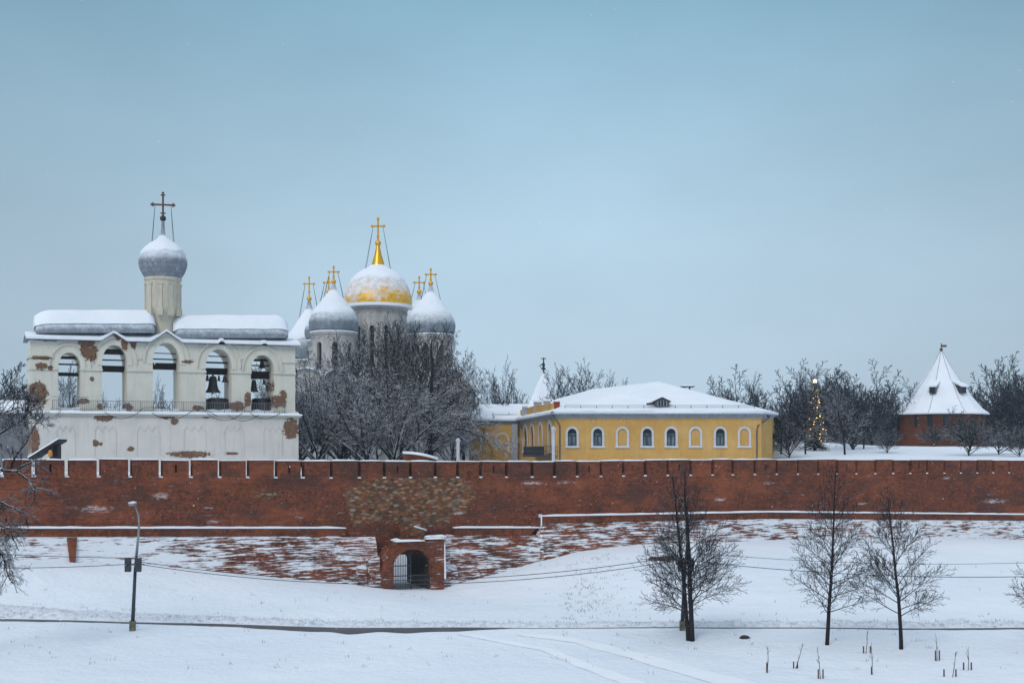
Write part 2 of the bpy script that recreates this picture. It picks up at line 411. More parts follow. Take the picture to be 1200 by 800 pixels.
# road: the wet asphalt strip that shows through the snow
def road_mat():
    g = G('wet_asphalt'); n = g.noise(1.4, g.map(g.co(), (.15, 1.4, 1)), det=6, rough=.7)
    c = g.ramp(n, [(.35, (.035, .042, .055)), (.55, (.07, .075, .085)), (.68, (.10, .085, .07)), (.78, (.55, .6, .66))])
    g.set('Base Color', c); g.set('Roughness', .45); return g.m
mb = MB(); N = 260; last = None
wt = [(-120, .5), (0, .75), (60, .6), (150, .45), (200, .75), (280, 1.1), (350, 2.0), (420, 2.7), (480, 2.6), (540, 1.6), (575, .7), (600, .16), (660, .12), (760, .22), (820, .3), (900, .3), (1000, .35), (1100, .5), (1200, .6), (1400, .6)]
for i in range(N+1):
    px = -120+1500*i/N; Yc = 81.5
    X = X_(px, Yc); ry = roadY(X); X = X_(px, ry); ry = roadY(X)
    w = interp(wt, px)*(1+.35*mn.noise((px*.03, 2, 0)))
    yb = ry+.12; ya = yb-w
    a = (X, ya, ground_h(X, ya)+.03); b = (X, yb, ground_h(X, yb)+.03)
    mb.v += [a, b]
    if i: k = 2*i; mb.f.append((k-2, k, k+1, k-1))
rd = mb.build('road', road_mat()); tag(rd, None, None, kind='structure')
# rough ploughed bank along the far side of the road
def bank_mat():
    g = G('ploughed_snow'); n = g.noise(2.6, det=7, rough=.75); c = g.ramp(n, [(.34, (.36, .40, .46)), (.47, (.66, .71, .78)), (.6, (.80, .84, .90))])
    g.set('Base Color', c); g.set('Roughness', .95); g.bump(g.noise(5, det=6, rough=.7), .7, .2); return g.m
mb = MB(); nx, ny = 900, 9
for i in range(nx+1):
    X = -52+125*i/nx
    for j in range(ny+1):
        t = j/ny; Y = roadY(X)+.2+2.3*t; e = sin(pi*t)**.7
        lump = .5+.8*mn.noise((X*.8, t*2, 3))+.5*mn.noise((X*3.1, t*6, 8))+.3*mn.noise((X*8, t*12, 1))
        mb.v.append((X, Y, ground_h(X, Y)-.04+e*max(0, .05+.26*lump)))
for i in range(nx):
    for j in range(ny): k = i*(ny+1)+j; mb.f.append((k, k+ny+1, k+ny+2, k+1))
o = mb.build('snow_bank', bank_mat(), smooth=True); tag(o, None, None, kind='structure')
# packed tyre track that leaves the road for the lower right corner
def track_mat():
    g = G('packed_snow'); c = g.xyz(g.co()); n = g.noise(1.2, g.map(g.co(), (.2, 1.0, 1)), det=5, rough=.65)
    g.set('Base Color', g.ramp(n, [(.35, (.80, .85, .90)), (.62, (.86, .89, .93)), (.8, (.70, .76, .83))])); g.set('Roughness', .75)
    g.bump(n, .4, .15); return g.m
tm = track_mat()
def track(name, pts, w0, w1):
    mb = MB(); n = 60
    for i in range(n+1):
        t = i/n; k = t*(len(pts)-1); j = min(int(k), len(pts)-2); f_ = k-j
        f2 = f_
        p = [pts[j][m_]+(pts[j+1][m_]-pts[j][m_])*f2 for m_ in (0, 1)]
        d = Vector((pts[j+1][0]-pts[j][0], pts[j+1][1]-pts[j][1])); d.normalize(); w = (w0+(w1-w0)*t)/2*(1+.25*mn.noise((t*9, w0, 3)))
        q = (-d.y*w, d.x*w)
        for sg in (1, -1):
            x, y = p[0]+sg*q[0], p[1]+sg*q[1]; mb.v.append((x, y, ground_h(x, y)+.02))
        if i: kk = 2*i; mb.f.append((kk-2, kk, kk+1, kk-1))
    o = mb.build(name, tm, smooth=True); tag(o, None, None, kind='structure'); return o
track('path', [(X_(610, 79), 79), (X_(680, 77), 77), (X_(745, 73), 73), (X_(830, 67.5), 67.5), (X_(930, 62), 62), (X_(1020, 57), 57)], .9, 2.2)
track('path', [(X_(540, 78.5), 78.5), (X_(640, 74.5), 74.5), (X_(690, 70), 70), (X_(740, 66), 66), (X_(800, 61), 61)], .6, 1.4)

# ------------------------------------------------------------------ FORTRESS WALL
wall = empty('fortress_wall', 'long red brick fortress wall with snow capped merlons running across the whole picture', 'wall')
WF.place(wall)
TOPT = [(-300, 536), (0, 536), (345, 538), (600, 539.5), (700, 538.8), (860, 536.7), (1000, 537), (1200, 538), (1500, 539)]
GAPB = [(-300, 557), (0, 557), (390, 559), (640, 558), (900, 555), (1200, 553), (1500, 552)]
gaps = [2, 39.5, 78.6, 116, 152.5, 188.4, 224, 257.5, 290.5, 323, 355, 388.5, 421, 451, 481, 510.5, 536.5, 564, 593.5, 624, 650, 677, 704.3, 731, 756.5, 783, 809.5, 835.5, 859, 885, 910.5, 935.5, 959, 981.5, 1004, 1026, 1047, 1067, 1087, 1107, 1126.5, 1145.6, 1164.5, 1183]
gl = [WF.l(g_) for g_ in gaps]
while gl[0] > -26: gl.insert(0, gl[0]-2.47)
while gl[-1] < 136: gl.append(gl[-1]+2.45)
def px_of(l, off=0):
    X, Y = WF.w(l, off); return 600+F*X/Y if Y > 1 else 0
ltop = [(WF.l(p), WF.z(p, q)) for p, q in TOPT if p <= 1500]; lgap = [(WF.l(p), WF.z(p, q)) for p, q in GAPB]
L0, L1 = gl[0], gl[-1]
TH = 2.5
STONE = [(WF.l(px), WF.z(px, py), rx, rz) for px, py, rx, rz in ((450, 580, 2.8, 1.9), (485, 575, 3.4, 2.1), (520, 580, 3.0, 1.9), (535, 572, 1.4, 1.4), (430, 595, 1.6, 1.5), (495, 600, 3.6, 1.6), (415, 578, .8, .6), (486, 622, 1.2, 1.0), (20, 585, .1, .1), (310, 578, 1.0, .45))]
DRIFT = [(WF.l(px), WF.z(px, py), rx, rz) for px, py, rx, rz in ((113, 596, 1.5, .28), (188, 581, .7, .3), (245, 595, .6, .12), (250, 611, .7, .15), (537, 601, .9, .22), (622, 566, 1.2, .2), (660, 565, .8, .15), (800, 583, .5, .12), (843, 585, .9, .2), (900, 566, .7, .12), (1165, 587, 2.2, .28), (1110, 560, .6, .2), (350, 606, .5, .12), (1010, 590, .9, .15))]
M['brick'] = brick_mat('weathered_brick', stone=STONE, drifts=DRIFT, dust=.45)
M['brick_merlon'] = brick_mat('newer_brick', darker=1.0, dust=.05)
M['brick_ledge'] = brick_mat('ledge_brick', darker=.95, dust=.02)
gate_a, gate_b = WF.l(461, -3.1), WF.l(505.5, -3.1)
gate_spr, gate_top = WF.z(483, 664, -3.1), WF.z(483, 643.5, -3.1); gate_z = WF.z(483, 690, -3.1)-.15
xs_ = [l for l, _ in lgap]
body = MB()
body.archwall(L0, L1, 0.3, lambda x: interp(lgap, x)-.10, [(gate_a, gate_b, 0.3, gate_spr, gate_top)], 0, TH, nseg=14, extra=xs_)
body.build('wall_body', M['brick'], wall)
mb = MB()   # snow on the wall walk, its sill shows in every gap
mb.snowbox(L0, L1, .045, TH-.1, lambda x: interp(lgap, x)-.12, .16, step=.8)
mb.build('snow_cover', M['snow'], wall, smooth=True, ang=50)
rnd = random.Random(5)
slits = {WF.l(p) for p in (59, 206, 338.8, 465, 579.5, 690, 795, 897, 992, 1077, 1155)}
for i, (a, b) in enumerate(zip(gl, gl[1:])):
    gw = .155+rnd.uniform(-.025, .03); a_, b_ = a+gw, b-gw
    z0 = interp(lgap, (a+b)/2)-.098; z1 = interp(ltop, (a+b)/2)-.10+rnd.uniform(-.02, .03)
    za = interp(ltop, a_)-.12; zb = interp(ltop, b_)-.12; y0, y1 = .02, .98
    mb = MB(); sl = [s_ for s_ in slits if a_ < s_ < b_]
    j = rnd.uniform(-.04, .04); za += j+rnd.uniform(-.02, .02); zb += j
    def slab(xa, xb, c0, c1):
        f_ = lambda x: za+(zb-za)*(x-a_)/(b_-a_)
        mb.hexa([(xa, y0, c0), (xb, y0, c0), (xb, y1, c0), (xa, y1, c0), (xa, y0, f_(xa) if c1 is None else c1), (xb, y0, f_(xb) if c1 is None else c1), (xb, y1, f_(xb) if c1 is None else c1), (xa, y1, f_(xa) if c1 is None else c1)])
    if sl:
        c = (a_+b_)/2; h = (z0+za)/2
        slab(a_, c-.075, z0, None); slab(c+.075, b_, z0, None); slab(c-.075, c+.075, z0, h-.28); slab(c-.075, c+.075, h+.32, None)
        mb.box(c-.074, c+.074, y1-.12, y1-.02, h-.279, h+.319)
    else: slab(a_, b_, z0, None)
    me = mb.build('merlon', M['brick_merlon'], wall)
    sc_ = MB(); sc_.snowbox(a_-.05, b_+.05, y0-.07, y1+.05, lambda x: za+(zb-za)*(x-a_)/(b_-a_)-.005, (.10+rnd.uniform(-.025, .03)), seed=i, step=.4)
    s2 = sc_.build('snow_cap', M['snow'], me, smooth=True, ang=50)
# string ledge, then the snow blown slope of the base
def ledge_z(px): return WF.z(px, 619.0 if px < 420 else (618.5 if px < 632 else interp([(632, 605), (900, 600), (1200, 603), (1500, 606)], px)), -.45)
TS = .40
def talus_mat(name='snow_blown_brick', fixed=None):
    g = brick_mat(name, dust=.1)
    t = g.node_tree; b = t.nodes['Principled BSDF']; src = b.inputs['Base Color'].links[0].from_socket
    H = G.__new__(G); H.m = g; H.t = t; H.b = b; H._c = None
    c = H.xyz(H.co())
    lft = H.rng(c[0], WF.l(110), WF.l(290), 0, 1); gap_ = H.rng(c[0], WF.l(640), WF.l(960), 1, .45)
    dens = H.m_('MULTIPLY', lft, gap_)
    n = H.noise(.75, H.map(H.co(), (.5, 1, 1.7)), det=7, rough=.75)
    n2 = H.noise(2.6, H.map(H.co(), (.22, 1, 3.6), (4, 4, 4)), det=5, rough=.7)
    f = H.m_('ADD', H.m_('MULTIPLY', n, .4), H.m_('MULTIPLY', n2, .6))
    th = H.m_('ADD', .415, H.m_('MULTIPLY', dens, .088)) if fixed is None else fixed
    k = H.m_('MULTIPLY', H.m_('SUBTRACT', f, th), 26.0, cl=True)
    col = H.mix(k, src, SNOW)
    t.links.new(col, b.inputs['Base Color'])
    return g
M['talus'] = talus_mat()
port_a, port_b = WF.l(449, -3.1), WF.l(520.5, -3.1)
runs = [(L0, WF.l(403)), (WF.l(530), WF.l(632)), (WF.l(632)+.02, L1)]
lm, ls = MB(), MB()
for ra, rb in runs:
    n = max(2, int((rb-ra)/1.2))
    for i in range(n):
        a, b = ra+(rb-ra)*i/n, ra+(rb-ra)*(i+1)/n
        za, zb = ledge_z(min(px_of(a, -.4)+(.6 if i == 0 else 0), 1500)), ledge_z(min(px_of(b, -.4)-(.6 if i == n-1 else 0), 1500))
        if i == 0 and ra > 0 and ra > WF.l(600): za = ledge_z(640)
        lm.hexa([(a, -.45, za-.62), (b, -.45, zb-.62), (b, .0, zb-.62), (a, .0, za-.62), (a, -.45, za), (b, -.45, zb), (b, .0, zb), (a, .0, za)])
    ls.snowbox(ra-.03, rb+.03, -.52, -.01, lambda x, ra=ra, rb=rb: ledge_z(min(max(px_of(x, -.4), (634 if ra > WF.l(600) else -400)), 1500 if rb > WF.l(700) else (631 if rb > WF.l(500) else 410))), .17, step=.8, seed=3)
lm.build('ledge', M['brick_ledge'], wall)
zs0, zs1 = ledge_z(625), ledge_z(640)
ls.box(WF.l(632)-.09, WF.l(632)+.03, -.5, -.01, zs0+.05, zs1+.2)
ls.build('ledge_snow', M['snow'], wall, smooth=True, ang=50)
mb = MB()
def talus(ra, rb):
    n = max(2, int((rb-ra)/.55)); m = 12; base = len(mb.v)
    for i in range(n+1):
        x = ra+(rb-ra)*i/n; zt = ledge_z(min(max(px_of(x, -.4), -300), 1500))-.62
        if 400 < px_of(x, -.4) < 530: zt = WF.z(480, 624, 0)-.2
        for j in range(m+1):
            z = zt+(0.9-zt)*j/m; off = -.40-(zt-z)*TS-.10*(.5+mn.noise((x*.7, z*1.6, 3)))*(1 if j else 0)
            mb.v.append((x, off, z))
    for i in range(n):
        for j in range(m):
            k = base+i*(m+1)+j; mb.f.append((k, k+1, k+m+2, k+m+1))
talus(L0, port_a+.25); talus(port_b-.25, WF.l(632)); talus(WF.l(632)+.01, L1)
mb.build('battered_base', M['talus'], wall, smooth=True)
# buttress stub left
mb = MB(); bx0, bx1 = WF.l(79.5, -1.2), WF.l(91.5, -1.2); bz = ledge_z(85)-.62
mb.hexa([(bx0+.2, -2.05, bz-2.9), (bx1-.35, -2.05, bz-2.9), (bx1-.35, -.5, bz-2.9), (bx0+.2, -.5, bz-2.9), (bx0, -.62, bz-.05), (bx1, -.62, bz-.05), (bx1, -.3, bz-.05), (bx0, -.3, bz-.05)])
mb.build('buttress', M['brick_ledge'], wall)
# gate portal
pz = WF.z(483, 634, -3.1)
portal = MB()
def ptop(x):
    t = (x-port_a)/(port_b-port_a)
    return pz+interp([(0, -2.5), (.1, -1.5), (.2, -.55), (.27, -.02), (.75, 0), (.76, .12), (1, .12)], t)
pe = [port_a+(port_b-port_a)*t for t in (.05, .1, .15, .2, .27, .75, .76)]
portal.archwall(port_a, port_b, .6, ptop, [(gate_a, gate_b, .6, gate_spr, gate_top)], -3.1, -.012, nseg=16, extra=pe)
po = portal.build('gate_portal', talus_mat('portal_brick', .565), wall)
mb = MB()
for k_, (xa_, xb_, h_, y_) in enumerate(((port_a-1.0, port_a-.01, 2.1, -2.35), (port_a-1.9, port_a-1.01, 1.5, -2.0), (port_b+.15, port_b+.9, 2.5, -2.3), (port_b+.91, port_b+1.7, 1.5, -2.0))):
    mb.hexa([(xa_, y_-.35, .9), (xb_, y_-.35, .9), (xb_, -.5, .9), (xa_, -.5, .9), (xa_+.1, y_+.1, 2.0+h_), (xb_, y_+.1, 2.0+h_+.3*(1 if k_ < 2 else -1)), (xb_, -.5, 2.3+h_), (xa_+.1, -.5, 2.3+h_)])
mb.build('rubble_flank', talus_mat('rubble_brick', .50), po)
mb = MB(); ga, gb = WF.l(464, -3.1), WF.l(497.5, -3.1)
mb.snowbox(ga, gb, -3.2, -2.6, ptop((ga+gb)/2), .16, step=.4); mb.snowbox(WF.l(499, -3), port_b+.05, -3.18, -2.4, pz+.12, .14, step=.4)
# snow lying against the right jamb
mb.hexa([(port_b+.0, -3.2, 2.3), (port_b+.14, -3.2, 2.3), (port_b+.14, -2.8, 2.3), (port_b+.0, -2.8, 2.3), (port_b+.0, -3.14, pz-.3), (port_b+.07, -3.14, pz-.3), (port_b+.07, -2.8, pz-.3), (port_b+.0, -2.8, pz-.3)])
mb.build('snow_cap', M['snow'], po, smooth=True, ang=50)
mb = MB(); rr_ = (gate_b-gate_a)/2-.012; mb.archring((gate_a+gate_b)/2, gate_spr, rr_-.02, rr_, -2.45, TH-.05, n=16, ky=(gate_top-gate_spr-.012)/rr_, legs=gate_spr-.4); mb.build('tunnel_shade_lining', flat('shade_dark_brick', (.035, .028, .026), .95, 0, .25, 2), po)  # added near-black shell: the shade inside the gate tunnel is put into its colour
mb = MB(); r_ = (gate_b-gate_a)/2; mb.archring((gate_a+gate_b)/2, gate_spr, r_+.02, r_+.42, -3.16, -3.09, n=16, ky=(gate_top-gate_spr)/r_, legs=.8)
mb.build('gate_arch', M['brick'], po)
# stepped remains above the portal with the keel shaped niche
mb = MB(); cl = WF.l(487, -1.6); zn = WF.z(487, 632, -1.6)
mb.vprism([(cl-2.3, -1.5), (cl+2.0, -1.5), (cl+2.0, -.02), (cl-2.3, -.02)], pz-1.2, zn-.05)
mb.vprism([(cl-1.1, -1.2), (cl+1.0, -1.2), (cl+1.0, -.02), (cl-1.1, -.02)], zn-.05, WF.z(487, 616, -1.2))
mb.prism([(cl-1.1, WF.z(487, 616, -1.2)), (cl+1.0, WF.z(487, 616, -1.2)), (cl, WF.z(487, 607, -1.2))], -1.2, -.02)
nb = mb.build('niche_block', M['brick'], po)
mb = MB()
mb.hexa([(cl+.0, -1.3, WF.z(487, 617, -1.2)), (cl+1.1, -1.3, WF.z(487, 622, -1.2)), (cl+1.1, -.7, WF.z(487, 622, -1.2)), (cl, -.7, WF.z(487, 617, -1.2)), (cl+.0, -1.3, WF.z(487, 615.5, -1.2)), (cl+1.1, -1.3, WF.z(487, 620, -1.2)), (cl+1.1, -.7, WF.z(487, 620, -1.2)), (cl, -.7, WF.z(487, 615.5, -1.2))])
for dx, w in ((1.3, .7), (2.2, 1.2), (-1.6, .8)): mb.snowbox(cl+dx-w/2, cl+dx+w/2, -1.7, -.9, zn-.06+.2*(dx > 0), .2, step=.3)
mb.build('snow_drift', M['snow'], po, smooth=True)
# iron gate leaves
M['iron'] = flat('black_iron', (.03, .035, .045), .5)
gm = (gate_a+gate_b)/2
for sg in (-1, 1):
    mb = MB(); x0, x1 = (gate_a+.04, gm-.03) if sg < 0 else (gm+.03, gate_b-.04)
    nb_ = 11
    for i in range(nb_+1):
        x = x0+(x1-x0)*i/nb_
        zt = gate_spr+(gate_top-gate_spr)*sqrt(max(0, 1-((x-gm)/r_)**2))-.05
        if sg > 0 : zt = min(zt, gate_z+1.35)
        mb.tube([(x, -2.7, gate_z+.1), (x, -2.7, zt)], .022 if 0 < i < nb_ else .05, 4)
    for z in (gate_z+.22, gate_z+1.25)+((gate_spr+.1,) if sg < 0 else ()):
        mb.box(x0, x1, -2.74, -2.66, z-.04, z+.04)
    mb.build('gate_leaf', M['iron'], po)
# curved parapet of the stair turret that looks over the wall
tq = empty('stair_turret', 'small curved snow topped brick parapet showing just above the wall', 'parapet', (0, 0, 0))
mb = MB(); ys = 112.5; a_, b_ = P(472, 529, ys), P(513, 538, ys); npt = 14; ra = []
for i in range(npt+1):
    t = i/npt; x = a_.x+(b_.x-a_.x)*t; y = ys-.9*sin(pi*t); ra.append((x, y, Z_(531.5, ys)-.55*t**2.2))
for i in range(npt):
    (x0, y0, z0), (x1, y1, z1) = ra[i], ra[i+1]
    mb.hexa([(x0, y0, 11), (x1, y1, 11), (x1, y1+.5, 11), (x0, y0+.5, 11), (x0, y0, z0), (x1, y1, z1), (x1, y1+.5, z1), (x0, y0+.5, z0)])
mb.build('parapet', M['brick_ledge'], tq); mb = MB()
for i in range(npt):
    (x0, y0, z0), (x1, y1, z1) = ra[i], ra[i+1]
    mb.hexa([(x0, y0-.08, z0), (x1, y1-.08, z1), (x1, y1+.6, z1), (x0, y0+.6, z0), (x0, y0-.02, z0+.2), (x1, y1-.02, z1+.2), (x1, y1+.5, z1+.22), (x0, y0+.5, z0+.22)])
mb.build('snow_cap', M['snow'], tq, smooth=True, ang=40)

# ------------------------------------------------------------------ shared materials
def metal_roof(name, c=(.20, .24, .29), w=.5, h=.45, polar=0.0):
    g = G(name); c_ = g.xyz(g.co())
    if polar: v = g.comb(g.m_('MULTIPLY', g.m_('ARCTAN2', c_[1], c_[0]), polar), c_[2], 0.0)
    else: v = g.comb(c_[0], c_[2], 0.0)
    b = g.brick(v, tuple(x*1.1 for x in c), tuple(x*.85 for x in c), tuple(x*.55 for x in c), w, h, .02, .5)
    n = g.noise(1.2, det=5, rough=.7)
    col = g.mix(g.rng(n, .45, .75, 0, .6), b['Color'], tuple(x*.55 for x in c))
    n2 = g.noise(2.2, g.map(g.co(), (1, 1, .5), (5, 5, 5)), det=5)
    col = g.mix(g.rng(n2, .55, .75, 0, .5), col, (.5, .55, .62))
    sl = g.m_('ADD', g.nz(), g.m_('MULTIPLY', g.m_('SUBTRACT', g.noise(1.6, g.map(g.co(), (1, 1, 1), (2, 5, 5)), det=6, rough=.75), .5), .9))
    col = g.mix(g.rng(sl, .02, .62, 0, .9), col, SNOW)
    g.set('Base Color', col); g.set('Roughness', .7); g.set('Metallic', .1); g.bump(b['Fac'], -.3 if False else .3, .05); return g.m
M['roof_metal'] = metal_roof('grey_metal_roof', (.26, .30, .35), .38, .42)
M['gold'] = flat('gilding', (.80, .42, .03), .35, .6, .1)
M['rust'] = flat('rusty_iron', (.11, .045, .025), .7)
M['bronze'] = flat('dark_bronze', (.035, .040, .042), .5, .4, .2, 4)
M['beam'] = flat('dark_timber', (.025, .022, .024), .8, 0, .2, 3)
M['wire'] = flat('dark_cable', (.03, .035, .04), .7)
def plaster(name, c, patches=(), c2=None, grime=.35, amp=.8, nsc=2.7):
    g = G(name); n = g.noise(.5, det=6, rough=.65); c2 = c2 or tuple(x*.8 for x in c)
    col = g.ramp(n, [(.3, c2), (.68, c)])
    st = g.noise(1.3, g.map(g.co(), (1.6, 1.6, .22)), det=5, rough=.7)
    col = g.mix(g.rng(st, .5, .74, 0, grime), col, tuple(x*.62 for x in c2))
    sp = g.noise(2.6, g.map(g.co(), (1, 1, 1), (7, 7, 7)), det=6, rough=.75)
    col = g.mix(g.rng(sp, .655, .685, 0, .75), col, (.24, .14, .09))
    if patches:
        k = g.ell(patches, amp=amp, nsc=nsc, edge=.05)
        c_ = g.xyz(g.co()); b = g.brick(g.comb(c_[0], c_[2], 0.0), (.17, .055, .028), (.08, .032, .02), (.24, .17, .12), .3, .1, .02)
        bc = g.mix(g.rng(g.noise(2.0, det=5), .45, .7, 0, .6), b['Color'], (.24, .16, .10))
        k = g.m_('MULTIPLY', k, g.rng(g.noise(2.2, g.map(g.co(), (1, 1, 1), (9, 9, 1)), det=6, rough=.75), .36, .42))
        col = g.mix(k, col, bc)
        k2 = g.ell([(x, z, rx*1.35, rz*1.35) for x, z, rx, rz in patches], amp=amp, nsc=nsc, edge=.3)
        col = g.mix(g.m_('MULTIPLY', g.m_('SUBTRACT', k2, k, cl=True), .25), col, (.4, .33, .25))
        g.bump(g.m_('MULTIPLY', k, -1.0), .7, .08)
    else: g.bump(g.noise(1.2, det=5), .25, .1)
    g.set('Base Color', col); g.set('Roughness', .9); g.set('Specular IOR Level', .15); return g.m

# ------------------------------------------------------------------ BELFRY
BF = Frame(-42.4, 112, 24.0)
bel = empty('belfry', 'long white five-arched belfry of flaking plaster with a single snowy onion dome', 'belfry'); BF.place(bel)
def bl(px): return BF.l(px)
def bz(px, py): return BF.z(px, py)
BD = 3.5
pt = [(98, 399, .7, .5), (103, 407, .8, 1.1), (106, 414, .7, .8), (54, 396, 1.2, .32), (43, 462, 1.0, 1.25), (48, 455, .5, .6), (49, 429, .55, .4), (59, 431, .3, .25), (48, 419, 1.0, .2),
      (138, 394, .4, .4), (146, 402, .35, .7), (156, 402, .35, .6), (108, 444, .2, .25), (278, 476, .9, .5), (291, 468, .45, .8), (318, 452, .35, .8), (326, 470, .9, .7), (332, 464, .4, .7),
      (283, 403, .7, .15), (220, 424, .6, .15), (150, 478, .5, .5), (190, 479, .9, .3), (120, 476, .6, .3), (232, 478, .6, .3), (174, 399, .5, .15), (98, 470, .6, .3)]
M['plaster'] = plaster('white_plaster', (.70, .67, .58), [(bl(a), bz(a, b), c*.85, d*.85) for a, b, c, d in pt], (.58, .56, .50), amp=1.15)
pb = [(121, 489, 1.0, .45), (196, 487, 1.0, .35), (203, 494, .4, .35), (111, 519, .35, .35), (152, 526, .4, .25), (221, 532, 2.2, .35), (270, 531, .8, .15), (339, 502, .9, 1.1), (40, 518, .5, 1.5), (117, 520, .2, .2), (240, 488, .5, .2), (296, 487, .6, .2)]
M['plaster_base'] = plaster('pale_plaster', (.70, .66, .61), [(bl(a), bz(a, b), c*.85, d*.85) for a, b, c, d in pb], (.60, .58, .56), amp=1.1)
# lower body
A0, A1 = bl(36.5), bl(347.5)
zl = lambda x: interp([(A0, bz(37, 483.5)), (A1, bz(347, 487))], x)
mb = MB(); mb.archwall(A0-.0, A1, 8, lambda x: zl(x)-.2, [], -.75, BD+.75, back=True); mb.build('base_wall', M['plaster_base'], bel)
for cx_, w in ((76, 10), (122, 12), (172, 13), (226, 13), (272, 11.5), (317, 11.5)):
    mb = MB(); c, h = bl(cx_), w/12.5*.5*1.9; z0, z1 = bz(cx_, 533), bz(cx_, 506)
    for sg in (-1, 1): mb.box(c+sg*h-.05, c+sg*h+.05, -.80, -.752, z0, z1)
    q = []
    for k in range(3):
        xa = c-h+2*h*k/3; xb = c-h+2*h*(k+1)/3; xm = (xa+xb)/2
        for (u0, v0, u1, v1) in ((xa, z1, xm, z1+.5), (xm, z1+.5, xb, z1)):
            mb.hexa([(u0, -.80, v0), (u1, -.80, v1), (u1, -.752, v1), (u0, -.752, v0), (u0, -.80, v0+.09), (u1, -.80, v1+.09), (u1, -.752, v1+.09), (u0, -.752, v0+.09)])
    mb.build('relief_frame', M['plaster_base'], bel)
mb = MB(); mb.archwall(A0-.18, A1+.18, lambda x: zl(x)-.2, lambda x: zl(x)-.02, [], -.95, BD+.95); mb.build('gallery_ledge', M['plaster'], bel)
mb = MB(); mb.snowbox(A0-.3, A1+.3, -1.08, .3, lambda x: zl(x)-.03, .26, step=.5, seed=4); mb.snowbox(A0-.2, A1+.3, .2, BD+1, lambda x: zl(x)-.03, .6, step=.5, seed=6); sg_ = mb.build('ledge_snow', M['snow'], bel, smooth=True, ang=60)
# arcade
arches = [(68.2, 94.5, 413, 430), (119.5, 149, 404.3, 425), (179, 210.5, 401.3, 424), (241, 271.5, 409, 430), (294, 321, 416, 434)]
ops = []
for a, b, t_, s_ in arches: ops.append((bl(a), bl(b), zl(bl(a))-.01, bz((a+b)/2, s_), bz((a+b)/2, t_)))
B0, B1 = bl(35), bl(346)
ztop_tab = [(B0, bz(35, 396.5)), (B1, bz(346, 404.5))]
ztop = lambda x: interp(ztop_tab, x)-.1
mb = MB(); mb.archwall(B0, B1, lambda x: zl(x)-.02, ztop, ops, 0, BD, nseg=16); ar = mb.build('arcade', M['plaster'], bel)
for k, (oa, ob, sl_, sp, cr) in enumerate(ops):
    mb = MB()
    c = (oa+ob)/2; r = (ob-oa)/2; ky = (cr-sp)/r
    mb.archring(c, sp, r+.003, r+.42, -.10, .0, n=18, ky=ky, kyo=(cr-sp+.42)/(r+.42), legs=.2)
    mb.archring(c, sp, r+.72, r+.86, -.13, .0, n=18, ky=(cr-sp+.70)/(r+.72), kyo=(cr-sp+.84)/(r+.86), legs=.1)
    mb.build('archivolt', M['plaster'], bel)
edges = [B0]+[v for o_ in ops for v in (o_[0], o_[1])]+[B1]
for a, b in zip(edges[::2], edges[1::2]):
    mb = MB(); zi = interp([(B0, bz(35, 431)), (B1, bz(346, 437))], (a+b)/2)
    mb.box(a-.06, b+.06, -.14, BD+.1, zi-.12, zi+.0); mb.build('impost', M['plaster'], bel); mb = MB(); mb.box(a-.02, b+.02, -.07, -.001, zi+.003, zi+.12); mb.build('moulding', M['plaster'], bel); mb = MB()
    za = zl(a)
    mb.box(a-.05, b+.05, -.1, -.001, za-.02, za+.45); mb.build('pier_foot', M['plaster'], bel)
mb = MB(); zz = bz(50, 418); mb.box(B0-.14, bl(62), -.14, BD+.14, zz-.1, zz+.12); mb.build('cornice', M['plaster'], bel); mb = MB(); mb.box(bl(330), B1+.12, -.12, BD+.1, bz(338, 424)-.08, bz(338, 424)+.05); mb.build('cornice', M['plaster'], bel)
for px in (103, 163, 222, 283): mb = MB(); c = bl(px); zt_ = bz(px, 420); mb.box(c-.35, c+.35, -.09, -.001, zt_-.1, zt_); mb.box(c-.28, c+.28, -.12, -.001, zt_+.0, zt_+.1); mb.build('bracket', M['plaster'], bel)
# eaves: snow covered skirt roof with small gables over the arches
def skirt(m_, y0, y1, zoff0, zoff1, th):
    pts = []
    pk = [(bl(133), 1.0, .75), (bl(194.5), 1.3, 1.0), (bl(259), .3, .35), (bl(309), .25, .18)]
    n = 110; V = []
    for i in range(n+1):
        x = B0-.35+(B1-B0+.75)*i/n; g_ = 0
        for c, w, h in pk: g_ = max(g_, h*max(0, 1-abs(x-c)/(w*1.1)))
        z = ztop(min(max(x, B0), B1))
        V.append((x, z+zoff0+g_, z+zoff1+g_*.15))
    for (xa, a0, a1), (xb, b0, b1) in zip(V, V[1:]):
        m_.hexa([(xa, y0, a0-th), (xb, y0, b0-th), (xb, y1, b1-th), (xa, y1, a1-th), (xa, y0, a0), (xb, y0, b0), (xb, y1, b1), (xa, y1, a1)])
for ya_, yb_, yc_, yd_ in ((-.45, 1.0, -.50, 1.0), (BD+.45, BD-1.0, BD+.50, BD-1.0)):
    ev, es = MB(), MB(); skirt(ev, ya_, yb_, .06, .55, .06); skirt(es, yc_, yd_, .24, .78, .18)
    e_ = ev.build('eaves', M['roof_metal'], bel); es.build('eaves_snow', M['snow'], e_, smooth=True, ang=35)
for cx_, w, h in ((133, 1.2, .85), (194.5, 1.5, 1.1)):
    mb = MB(); c = bl(cx_); z = ztop(c); mb.prism([(c-w, z-.02), (c+w, z-.02), (c, z+h-.05)], -.02, .9); mb.build('pediment', M['plaster'], bel)
